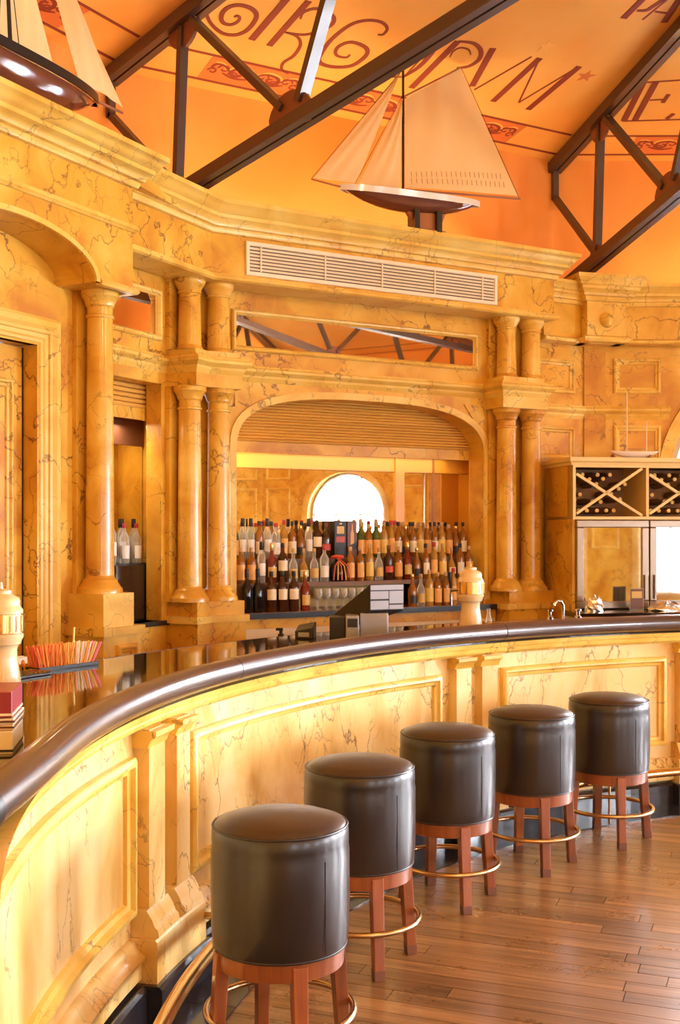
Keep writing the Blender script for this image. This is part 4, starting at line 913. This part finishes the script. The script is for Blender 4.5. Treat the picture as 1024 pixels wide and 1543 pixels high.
# small white model boat on the cabinet
def hull(mb, L_, B_, D_, sheer=.12, n=16, m=8, rake=.0, full=.75):
    def f(u, v):
        x = (u - .5) * L_; prof = max(0.0, 1 - abs(2 * u - 1) ** 2.4); half = B_ / 2 * prof ** full; a = v * math.pi
        dep = D_ * prof ** .8; zs = sheer * D_ * (2 * u - 1) ** 2
        return (x, -half * math.cos(a), zs - dep * math.sin(a) ** 1.3)
    mb.grid(f, n, m); return mb
def deck(mb, L_, B_, D_, sheer=.12, n=16, full=.75, z=0.0, th=.01):
    def f(u, v):
        prof = max(0.0, 1 - abs(2 * u - 1) ** 2.4); half = B_ / 2 * prof ** full
        return ((u - .5) * L_, half * (2 * v - 1), sheer * D_ * (2 * u - 1) ** 2 + z)
    mb.grid(f, n, 4); return mb
o = thing('model_boat', 'small white hulled model boat with two bare masts on the wine cabinet', 'model boat', (*CF.pt(.545, -.12), 2.18), CF.a)
hull(MB(), .40, .09, .05, .1).build('hull', 'boat_white', o, (0, 0, .055), smooth=60); deck(MB(), .40, .09, .05, .1).build('deck', 'boat_wood', o, (0, 0, .0555))
for x, h in ((-.06, .45), (.10, .24)): MB().tube([(x, 0, .05), (x, 0, .05 + h)], .0035, 6).build('mast', 'boat_white', o)
MB().tube([(-.06, 0, .075), (.09, 0, .075)], .003, 6).build('boom', 'boat_wood', o)
for x in (-.17, .12): MB().box(x - .008, x + .008, -.035, .035, 0, .03).build('stand', 'boat_wood', o)
MB().box(-.06, .06, -.012, .012, .0, .012).build('keel', 'boat_wood', o)

# ------------------------------------------------------------------ model sailing boats on the cornice
def sail(corners, belly, nu=14, nv=12, th=.002):
    A, B, C, D = [Vector(c) for c in corners]     # foot front, foot back, head back, head front
    def f(u, v, off=0):
        q = A.lerp(B, u).lerp(D.lerp(C, u), v); q = q.copy(); q.y += off - belly * math.sin(math.pi * u) * math.sin(math.pi * (v * .8 + .1)) - .013 * math.sin(u * 15 - v * 7) * math.sin(math.pi * u) * (.4 + .6 * v); return q
    mb = MB().grid(lambda u, v: f(u, v), nu, nv); return mb.grid(lambda u, v: f(u, v, th), nu, nv)
bl = W.pt(-1.185, .20)
boat = thing('model_boat', 'large gaff rigged model sailing boat with cream sails above the air grille', 'model boat', (bl.x, bl.y, 3.713), W.a - R(7)); boat.scale = (.89, 1, 1)
hull(MB(), 1.24, .20, .13, .10, 24, 10, full=.7).build('hull', 'boat_brown', boat, (0, 0, .31), smooth=60)
def strake(mb, L_, B_, D_, z0, n=24):
    def f(s):
        def g(u, v):
            prof = max(0.0, 1 - abs(2 * u - 1) ** 2.4); half = B_ / 2 * prof ** .7 + .002; zz = .1 * D_ * (2 * u - 1) ** 2
            return ((u - .5) * L_, s * half * (1 - .10 * v), zz + z0 - .042 * v)
        return g
    mb.grid(f(-1), n, 2); mb.grid(f(1), n, 2); return mb
strake(MB(), 1.25, .205, .13, .004).build('white_strake', 'boat_white', boat, (0, 0, .31), smooth=60)
deck(MB(), 1.24, .20, .13, .10, 24, .7).build('deck', 'boat_wood', boat, (0, 0, .311))
MB().slab([(-.06, .20), (.30, .20), (.24, .075), (.04, .075)], -.022, .022).build('keel', 'boat_wood', boat, bevel=.006)
for x in (.02, .22): MB().box(x - .022, x + .022, -.06, .06, .053, .20).build('stand', 'black', boat)
MB().box(-.02, .28, -.05, .05, .053, .068).build('stand_base', 'boat_wood', boat)
XM = -.075
MB().tube([(XM, 0, .31), (XM, 0, 1.27)], .010, 8).build('mast', 'black', boat)
MB().tube([(XM + .02, 0, .345), (1.01, 0, .385)], .008, 8).build('boom', 'boat_wood', boat)
MB().tube([(XM, 0, 1.00), (.45, 0, 1.285)], .007, 8).build('gaff', 'boat_wood', boat)
MB().tube([(-.56, 0, .30), (-.86, 0, .335)], .007, 8).build('bowsprit', 'boat_wood', boat)
ms = sail([(XM + .015, 0, .36), (.985, 0, .405), (.445, 0, 1.275), (XM + .015, 0, .99)], .05, 18, 16).build('mainsail', 'canvas', boat, smooth=80)
for zrow in (.10, .17):
    for i in range(20):
        u = .05 + .045 * i; A = Vector((XM + .015, 0, .36)).lerp(Vector((.985, 0, .405)), u); D = Vector((XM + .015, 0, .99)).lerp(Vector((.445, 0, 1.275)), u)
        q = A.lerp(D, zrow); by = -.05 * math.sin(math.pi * u) * math.sin(math.pi * (zrow * .8 + .1)) - .011
        MB().tube([(q.x, by, q.z), (q.x + .004, by - .003, q.z - .038)], .0022, 4).build('reef_point', 'canvas_trim', ms)
sail([(-.84, 0, .345), (-.48, 0, .345), (XM - .03, 0, 1.16), (XM - .035, 0, 1.16)], .02).build('jib', 'canvas', boat, smooth=80)
sail([(-.47, -.01, .335), (XM - .03, -.01, .335), (XM - .012, -.01, .98), (XM - .02, -.01, .98)], .02).build('staysail', 'canvas', boat, smooth=80)
MB().tube([(XM - .03, 0, .70), (XM - .015, 0, .90)], .009, 6).build('pennant', 'canvas_trim', boat)
MB().tube([(-.86, 0, .337), (XM, 0, 1.20)], .0025, 5).build('forestay', 'dark_line', boat); MB().tube([(-.50, 0, .33), (XM, 0, 1.02)], .0025, 5).build('forestay', 'dark_line', boat); MB().tube([(1.0, 0, .39), (.45, 0, 1.285)], .0022, 5).build('topping_line', 'dark_line', boat)

bl = W2.pt(-1.93, .14)
b2 = thing('model_boat', 'large model yacht with polished brown hull on the cornice over the arched canopy', 'model boat', (bl.x, bl.y, 3.765), W2.a)
hull(MB(), 1.56, .30, .21, .10, 28, 12, full=.7).build('hull', 'boat_brown', b2, (0, 0, .27), smooth=60)
def band(s):
    def g(u, v):
        prof = max(0.0, 1 - abs(2 * u - 1) ** 2.4); half = .15 * prof ** .7 + .003; return ((u - .5) * 1.57, s * half, .1 * .21 * (2 * u - 1) ** 2 + .005 - .050 * v)
    return g
mb = MB().grid(band(-1), 28, 1); mb.grid(band(1), 28, 1); mb.build('dark_strake', 'black', b2, (0, 0, .275), smooth=60)
mb = MB().tube([(x, -(.15 * max(0, 1 - abs(2 * (x / 1.56 + .5) - 1) ** 2.4) ** .7 + .004), .222 + .021 * (2 * x / 1.56) ** 2) for x in [-.78 + 1.56 * i / 24 for i in range(25)]], .003, 5); mb.build('gold_line', 'brass', b2)
deck(MB(), 1.56, .30, .21, .10, 24, .7).build('deck', 'boat_wood', b2, (0, 0, .272))
for x in (-.35, .35): MB().box(x - .03, x + .03, -.09, .09, 0, .10).build('stand', 'black', b2)
MB().tube([(.10, 0, .27), (.04, 0, 1.10)], .012, 8).build('mast', 'black', b2); MB().tube([(-.35, 0, .27), (-.40, 0, 1.05)], .010, 8).build('mast', 'black', b2)
MB().tube([(.76, 0, .28), (1.00, 0, .29)], .008, 8).build('bowsprit', 'boat_wood', b2)
sail([(.115, 0, .30), (.44, 0, .30), (.10, 0, 1.08), (.06, 0, 1.08)], .03).build('staysail', 'canvas', b2, smooth=80)
sail([(.60, -.02, .33), (.98, -.02, .31), (.28, -.02, 1.06), (.24, -.02, 1.06)], .05).build('jib', 'canvas', b2, smooth=80)
sail([(-.33, 0, .33), (.08, 0, .33), (.04, 0, 1.08), (-.38, 0, 1.03)], .03).build('mainsail', 'canvas', b2, smooth=80)
sail([(-.78, 0, .34), (-.36, 0, .33), (-.40, 0, 1.02), (-.60, 0, .98)], .03).build('mizzen_sail', 'canvas', b2, smooth=80)
for x in (.02, -.05, -.12): MB().tube([(x, -.13, .28), (.05, 0, 1.0)], .0025, 5).build('shroud', 'dark_line', b2)

# ------------------------------------------------------------------ the bar
P0, P1 = 196.0, 100.0
bar = thing('curved_bar', 'long curved bar front of pale veined marble with framed panels', 'bar', (0, 0, 0))
fa = arc(4.12, P0, P1)
MB().sweep(fa, [(-.10, 0), (0, 0), (0, 1.02), (-.10, 1.02)]).build('front_wall', 'marble_bar', bar)
MB().sweep(fa, [(-.02, .955), (.015, .955), (.024, .968), (.045, .972), (.05, .986), (.044, .996), (.062, 1.0), (.07, 1.022), (-.02, 1.022)]).build('top_moulding', 'marble_pale', bar, smooth=50)
MB().sweep(fa, [(-.02, .14), (.045, .14), (.045, .20), (.06, .205), (.06, .215), (.045, .225), (.03, .245), (.022, .262), (0, .268), (-.02, .268)]).build('base_moulding', 'marble_bar', bar, smooth=50)
def arc_frame(pa, pb, z0, z1):
    w, pr = .055, [(0, 0), (.0, .024), (.012, .034), (.026, .034), (.034, .018), (.05, .013), (.055, 0)]
    dphi = math.degrees(1 / 4.12); mb = MB()
    top = [(d, z1 - i) for i, d in pr]; bot = [(d, z0 + i) for i, d in pr]
    # nested rings so the corners are mitred
    n = max(3, int(abs(pa - pb) / 1.2)); rings = []
    for ins, out in pr:
        a, b = pa - ins * dphi, pb + ins * dphi; r = 4.12 - out
        loop = [(*pol(r, a + (b - a) * i / n), z0 + ins) for i in range(n + 1)] + [(*pol(r, b + (a - b) * i / n), z1 - ins) for i in range(n + 1)]
        rings.append(loop)
    m = len(rings[0]); vs = [q for l in rings for q in l]; k = len(rings)
    fs = [(i * m + j, i * m + (j + 1) % m, ((i + 1) % k) * m + (j + 1) % m, ((i + 1) % k) * m + j) for i in range(k) for j in range(m)]
    return mb.add(vs, fs)
for pa, pb in ((194.5, 168.57), (161.6, 133.1), (126.5, 109.6)):
    arc_frame(pa, pb, .345, .875).build('panel_frame', 'marble_pale', bar, smooth=40)
def pil(pa, pb):
    o = MB().sweep(arc(4.12, pa, pb, .5), [(-.02, .26), (.055, .26), (.055, .96), (-.02, .96)]).build('pilaster', 'marble_bar', bar)
    x = .35
    MB().sweep(arc(4.12, pa + x, pb - x, .5), [(-.02, .268), (.092, .268), (.10, .275), (.095, .298), (.085, .305), (.075, .33), (.062, .35), (.055, .36), (-.02, .36)]).build('base', 'marble_bar', o, smooth=50)
    MB().sweep(arc(4.12, pa + .2, pb - .2, .5), [(-.02, .90), (.055, .90), (.065, .925), (.085, .94), (.085, .957), (-.02, .957)]).build('capital', 'marble_pale', o, smooth=50)
for a in ((168.0, 166.0), (164.5, 162.9), (132.0, 130.4), (129.2, 127.6), (108.6, 107.0), (105.8, 104.2)): pil(*a)
for a in ((168.6, 162.3), (132.6, 127.0), (109.1, 103.6)):
    MB().sweep(arc(4.12, *a, 1.0), [(-.02, .0), (.10, .0), (.10, .262), (.092, .27), (-.02, .27)]).build('pilaster_block', 'marble_bar', bar)
bt = lambda pa, pb, d, z: MB().sweep(arc(4.12, pa, pb, 1.2), [(0, .0), (d, .0), (d, z - .012), (d - .012, z), (0, z)])
cuts = [P0, 168.9, 162.0, 132.9, 126.7, 109.4, 103.3, P1]
for i_ in range(len(cuts) - 1):
    hi, lo = cuts[i_], cuts[i_ + 1]; n_ = max(1, round((hi - lo) / 4.8)); d_ = .125 if i_ % 2 else .075
    for j_ in range(n_):
        q0, q1 = hi + (lo - hi) * j_ / n_, hi + (lo - hi) * (j_ + 1) / n_
        bt(q0, q1 + .05, d_, .125).build('base_tile', 'black_tile', bar)
ct = thing('bar_counter_top', 'glossy dark counter top of the curved bar', 'counter', (0, 0, 0))
MB().sweep(arc(4.12, P0, P1), [(-.76, 1.022), (.03, 1.022), (.03, 1.055), (-.76, 1.055)]).build('top', 'counter', ct)
MB().sweep(arc(4.12, P0, P1), [(-.765, 1.0), (-.76, 1.0), (-.76, 1.056), (-.765, 1.056)]).build('back_edge', 'cap_brown', ct)
MB().sweep(arc(4.12, P0, P1), [(-.74, .0), (-.70, .0), (-.70, 1.02), (-.74, 1.02)]).build('back_panel', 'black', ct)
rl = thing('bar_rail', 'thick rounded dark leather-brown arm rail along the curved bar', 'rail', (0, 0, 0))
RP = [(.07 + .049 * math.cos(x), 1.083 + .048 * math.sin(x)) for x in [2 * math.pi * i / 18 for i in range(18)]]
def rail_arc(pa, pb):     # the rail opens out slightly towards its free end
    n = int(abs(pa - pb)); return [pol(4.12 + .0008 * max(0, p - 182) ** 2, p) for p in [pa + (pb - pa) * i / n for i in range(n + 1)]]
for pa, pb in ((190.5, 158.2), (158.1, 127.4), (127.3, 100.0)):
    MB().sweep(rail_arc(pa, pb), RP).build('rail_section', 'rail_wood', rl, smooth=60)
MB().sweep([pol(4.12 + .0008 * (p - 182) ** 2, p) for p in (191.1, 190.8, 190.5)], [(.07 + (d - .07) * 1.04, 1.083 + (z - 1.083) * 1.04) for d, z in RP]).build('end_cap', 'black', rl, smooth=60)
fr_ = thing('foot_rail', 'round brass foot rail on brackets along the bar', 'rail', (0, 0, 0))
MB().tube([(*pol(3.84, p), .245) for p in [P0 - (P0 - P1) * i / 70 for i in range(71)]], .024, 12).build('tube', 'brass', fr_, smooth=60)
for p in (188, 162.4, 143, 118.5, 103):
    b_ = MB().tube([(*pol(4.08, p), .21), (*pol(3.95, p), .215), (*pol(3.84, p), .245)], .013, 10).build('bracket', 'brass_dull', fr_, smooth=60)
    m_ = MB().tube([(*pol(4.085, p), .21), (*pol(4.055, p), .21)], .032, 16).build('flange', 'chrome', b_)
    MB().tube([(*pol(3.84, p), .22), (*pol(3.84, p), .001)], .008, 8).build('leg', 'brass_dull', b_)

# ------------------------------------------------------------------ bar stools
def build_stool():
    t = thing('bar_stool', '', 'stool')
    r = .2105
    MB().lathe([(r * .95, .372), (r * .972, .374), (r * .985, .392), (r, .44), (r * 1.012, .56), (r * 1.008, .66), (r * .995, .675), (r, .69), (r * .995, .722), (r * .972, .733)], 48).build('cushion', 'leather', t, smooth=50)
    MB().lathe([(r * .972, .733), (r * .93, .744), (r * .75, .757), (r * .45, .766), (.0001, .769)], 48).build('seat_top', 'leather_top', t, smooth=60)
    MB().tube([(r * .975 * math.cos(a), r * .975 * math.sin(a), .734) for a in [2 * math.pi * i / 48 for i in range(48)]], .0045, 6, True).build('piping', 'leather_seam', t, smooth=60)
    MB().tube([(r * .965 * math.cos(a), r * .965 * math.sin(a), .376) for a in [2 * math.pi * i / 48 for i in range(48)]], .004, 6, True).build('piping', 'leather_seam', t, smooth=60)
    MB().tube([(r * 1.012 * math.cos(-1.2), r * 1.012 * math.sin(-1.2), z) for z in (.39, .45, .56, .66)], .0012, 5).build('seam', 'leather_seam', t)
    MB().lathe([(.0001, .315), (r * .90, .315), (r * .93, .318), (r * .945, .372), (.0001, .372)], 40).build('apron', 'stool_wood', t, smooth=40)
    for i in range(4):
        a = math.pi / 2 * i; ca, sa = math.cos(a), math.sin(a)
        def q(rad, tw, z, s1, s2): return (rad * ca - tw * sa, rad * sa + tw * ca, z)
        vs = []
        for z, rad, w, dd in ((0.0, .208, .019, .019), (.362, .182, .023, .022)):
            vs += [q(rad - dd, -w, z, 0, 0), q(rad + dd, -w, z, 0, 0), q(rad + dd, w, z, 0, 0), q(rad - dd, w, z, 0, 0)]
        lg = MB().hexa(vs).build('leg', 'stool_wood', t, bevel=.003)
        vs = []
        for z, rad, w, dd in ((0.0, .2085, .0195, .0195), (.035, .2055, .0198, .0198)):
            vs += [q(rad - dd, -w, z, 0, 0), q(rad + dd, -w, z, 0, 0), q(rad + dd, w, z, 0, 0), q(rad - dd, w, z, 0, 0)]
        MB().hexa(vs).build('foot_tip', 'cap_brown', lg)
    MB().tube([(.226 * math.cos(a), .226 * math.sin(a), .168) for a in [2 * math.pi * i / 48 for i in range(48)]], .0108, 10, True).build('foot_ring', 'brass_dull', t, smooth=60)
    return t
stool = build_stool()
STOOLS = [(-.183, 3.497, 20, 'brown leather drum bar stool at the end of the row, near the bar rail end'), (.075, 4.345, 18, 'second brown leather drum bar stool from the bar rail end'), (.476, 5.062, 17, 'middle brown leather drum bar stool of the five'), (.938, 5.596, 9, 'fourth brown leather drum bar stool from the bar rail end'), (1.425, 6.053, 5, 'brown leather drum bar stool at the wine cabinet end of the row')]
for i, (x, y, a, lab) in enumerate(STOOLS):
    if i == 0: stool.location = (x, y, .001); stool.rotation_euler = (0, 0, R(a)); stool['label'] = lab; stool['group'] = 'bar stools along the curved bar'
    else: dup(stool, (x, y, .001), R(a), lab)

# ------------------------------------------------------------------ things on the counter
CZ = 1.055
def tower(label, x, y, rz):
    t = thing('beer_tower', label, 'beer tap', (x, y, CZ), rz, 'cream beer towers')
    MB().lathe([(.070, 0), (.072, .01), (.066, .05), (.058, .10), (.056, .14), (.062, .155), (.070, .16), (.074, .175), (.080, .185), (.080, .195), (.074, .20)], 28).build('column', 'tower_cream', t, smooth=40)
    MB().lathe([(.078, .20), (.080, .202), (.080, .27), (.078, .272)], 28).build('band', 'brass', t, smooth=40)
    for i in range(20):
        a = 2 * math.pi * i / 20; MB().box(.0795, .083, -.005, .005, .206, .266).build('flute', 'brass', t, rz=a)
    MB().lathe([(.078, .272), (.078, .285), (.070, .295), (.066, .305), (.068, .318), (.062, .33), (.045, .338), (.036, .345), (.036, .356), (.020, .362), (.0001, .364)], 28).build('lid', 'tower_cream', t, smooth=40)
    MB().lathe([(.005, .362), (.004, .385), (.0001, .392)], 10).build('finial', 'chrome', t)
    h = MB().tube([(-.07, 0, .225), (-.12, 0, .222)], .010, 8).build('tap', 'chrome', t); MB().tube([(-.115, 0, .20), (-.115, 0, .13)], .008, 8).build('spout', 'chrome', h); MB().tube([(-.115, 0, .235), (-.125, 0, .33)], .012, 10, rs=[.008, .014]).build('handle', 'black', h)
    return t
tower('cream beer tower with brass band beside the column pedestal', .777, 6.80, 0)
tower('cream beer tower with brass band beside the straws', -1.245, 4.20, R(60))
o = thing('glass_bottle', 'small clear glass bottle beside the beer tower', 'bottle', (.885, 6.80, CZ))
MB().lathe([(.016, 0), (.020, .006), (.021, .035), (.014, .065), (.009, .085), (.009, .10), (.012, .104), (.012, .112), (.008, .113)], 16).build('glass', 'clear_glass', o, smooth=50)
MB().lathe([(.0001, .004), (.018, .006), (.018, .03), (.0001, .03)], 14).build('liquid', 'label_gold', o)
# till
o = thing('cash_register', 'black and silver till terminal standing on the counter', 'till', (.145, 6.02, CZ + .001), R(0))
# wedge shaped head, screen sloping down towards the left
nb, rr_, lf = (.012, -.02), (.195, .06), (-.20, .20); bk = (rr_[0] + lf[0] - nb[0], rr_[1] + lf[1] - nb[1])
zt_, zl_, zb_ = .295, .095, .150
MB().hexa([(*nb, zb_), (*rr_, zb_), (*bk, .055), (*lf, .055), (nb[0] - .0, nb[1], zt_), (*rr_, zt_), (*bk, zl_ + .01), (*lf, zl_ + .01)]).build('screen_housing', 'pos_black', o, bevel=.006)
def along(s, d, z): return (nb[0] + (rr_[0] - nb[0]) * s + .09 * 0 + (.0), nb[1] + (rr_[1] - nb[1]) * s - d, z)
for s0, s1, z0, z1 in ((.02, .98, .262, .288), (.02, .55, .215, .256), (.57, .98, .19, .256), (.02, .55, .16, .205), (.57, .98, .16, .182)):
    MB().hexa([along(s0, .004, z0), along(s1, .004, z0), along(s1, -.01, z0), along(s0, -.01, z0), along(s0, .004, z1), along(s1, .004, z1), along(s1, -.01, z1), along(s0, -.01, z1)]).build('back_cover', 'pos_silver', o)
MB().box(-.04, .11, .0, .12, .0, .14).build('stand', 'pos_silver', o, bevel=.008)
pr = MB().box(-.115, -.045, -.05, .10, 0, .13).build('printer', 'pos_silver', o, bevel=.006); MB().box(-.106, -.054, -.053, -.05, .07, .115).build('paper_slot', 'pos_black', pr); MB().box(-.106, -.054, -.053, -.05, .012, .055).build('front_flap', 'pos_silver', pr)
MB().box(-.20, -.115, -.02, .14, 0, .12).build('side_box', 'pos_black', o, bevel=.004)
o = thing('card_reader', 'small black card reader beside the till', 'reader', (-.185, 6.10, CZ), R(-15))
MB().hexa([(-.05, -.03, 0), (.05, -.03, 0), (.05, .04, 0), (-.05, .04, 0), (-.05, -.03, .04), (.05, -.03, .06), (.05, .04, .09), (-.05, .04, .07)]).build('body', 'pos_black', o, bevel=.004); MB().box(-.03, .03, -.034, -.03, .012, .035).build('keypad', 'pos_silver', o)
o = thing('bottle_stopper', 'black pump top of a syrup bottle beside the till', 'pump', (-.335, 6.47, .995))
MB().lathe([(.018, 0), (.018, .05), (.010, .055), (.010, .085), (.0001, .085)], 12).build('collar', 'black', o); MB().box(-.028, .012, -.008, .008, .07, .085).build('spout', 'black', o)
# straws in a holder
so = thing('straw_holder', 'low black tray holding the coloured straws', 'holder', (-1.165, 4.80, CZ), R(55))
MB().box(-.16, .16, -.045, -.040, 0, .016).build('side', 'black', so); MB().box(-.16, .16, .040, .045, 0, .016).build('side', 'black', so); MB().box(-.16, .16, -.045, .045, 0, .004).build('bottom', 'black', so)
for x in (-.16, .155): MB().box(x, x + .005, -.04, .04, 0, .016).build('end', 'black', so)
random.seed(11)
STR_M = ['straw_red', 'straw_orange', 'straw_orange', 'straw_red', 'straw_orange', 'straw_yellow', 'straw_orange', 'straw_white', 'straw_yellow', 'straw_pink']
smesh = {m: MB().tube([(0, 0, 0), (0, 0, .10)], .0026, 6).mesh('straw', m) for m in set(STR_M)}
e55 = Vector((math.cos(R(55)), math.sin(R(55)))); n55 = Vector((-e55.y, e55.x))
for i in range(135):
    s = (i % 45) / 44; row = i // 45; q = Vector((-1.165, 4.80)) + e55 * (-.145 + .29 * s + random.uniform(-.004, .004)) + n55 * (-.025 + .025 * row)
    m = STR_M[min(9, max(0, int(s * 9 + random.uniform(-1.2, 1.2))))]
    st = obj('straw', smesh[m], None, (q.x, q.y, CZ + .005)); st.rotation_euler = (random.uniform(-.2, .2), -.30 + .65 * s + random.uniform(-.12, .12), R(55))
    tag(st, m.split('_')[1] + ' plastic drinking straw standing in the black tray', 'straw', m.split('_')[1] + ' straws in the tray')
st = obj('straw', MB().tube([(0, 0, 0), (.008, 0, .16)], .0045, 8).mesh('straw', 'straw_yellow'), None, (-1.137, 4.85, CZ + .006)); tag(st, 'single long pale straw rising above the others', 'straw')
# garnish tray
o = thing('garnish_tray', 'small dark grated tray with fruit garnish beside the straws', 'tray', (-1.26, 4.50, CZ), R(60))
MB().box(-.11, .11, -.06, .06, 0, .012).build('tray', 'black', o, bevel=.003)
for i in range(9): MB().box(-.10 + i * .025, -.092 + i * .025, -.055, .055, .012, .017).build('grate_bar', 'chrome', o)
random.seed(5)
slm = MB().lathe([(.0001, -.004), (.014, -.004), (.017, 0), (.014, .004), (.0001, .004)], 16).mesh('orange_slice', 'straw_orange')
for i in range(8):
    sx = obj('orange_slice', slm, None, (-1.375 + .022 * (i % 4), 4.70 + .075 * (i // 4) + .012 * (i % 4), CZ + .0165)); sx.rotation_euler = (R(80), 0, R(100) + random.uniform(-.25, .25)); tag(sx, 'orange fruit slice standing beside the straw tray', 'fruit', 'orange slices by the straws')
o = thing('napkin_block', 'small pale napkin block by the garnish tray', 'napkins', (-1.40, 4.93, CZ), R(60)); MB().box(-.04, .04, -.03, .03, 0, .03).build('block', 'white_paint', o, bevel=.002); MB().box(-.041, .041, -.008, .008, .029, .032).build('paper_band', 'label_cream', o)
# stack at the left end of the counter
SX, SY, SA = -.985, 3.02, R(8)
def stack(lab, z0, z1, m, w, d, name='menu_book', trim=None):
    o = thing(name, lab, 'book', (SX, SY, CZ + z0), SA); MB().box(-w, w, -d, d, 0, z1 - z0).build('cover', m, o, bevel=.003)
    MB().box(-w + .01, w + .002, -d - .002, d - .01, .006, min(.012, z1 - z0 - .002)).build('page_edge', trim or 'label_cream', o)
stack('thick white menu folder at the bottom of the stack by the beer tower', .0, .060, 'white_paint', .13, .10, trim='black'); stack('thin cream folder above the white menu folder', .061, .074, 'tower_cream', .132, .10, trim='cap_brown')
stack('thin cream folder below the burgundy book', .075, .092, 'cream_panel', .133, .10, trim='cap_brown'); stack('thick burgundy leather book on top of the stack by the beer tower', .093, .160, 'burgundy', .128, .10)
# sink tap, tray
o = thing('sink_tap', 'small chrome sink tap with two levers behind the bar rail', 'tap', (*pol(4.70, 114.0), CZ), R(10))
MB().tube([(0, 0, 0), (0, 0, .10), (-.015, -.005, .125), (-.04, -.01, .13), (-.06, -.01, .115), (-.062, -.01, .10)], .010, 10).build('spout', 'chrome', o, smooth=60)
for x in (-.09, .10): MB().lathe([(.022, 0), (.022, .03), (.012, .035), (.012, .06), (.024, .064), (.024, .074), (.0001, .078)], 14, c=(x, 0)).build('lever', 'chrome', o, smooth=50)
MB().box(-.12, .13, -.025, .025, 0, .012).build('base_plate', 'chrome', o)
o = thing('serving_tray', 'flat brown serving board lying on the bar counter near the coolers', 'tray', (*pol(4.62, 110.0), CZ + .001), R(6))
MB().box(-.20, .22, -.11, .11, 0, .014).build('board', 'boat_wood', o, bevel=.003); MB().box(.04, .22, -.112, -.108, .003, .016).build('metal_edge', 'chrome', o)
MB().box(-.20, .22, -.11, -.095, .014, .022).build('lip', 'cap_brown', o)
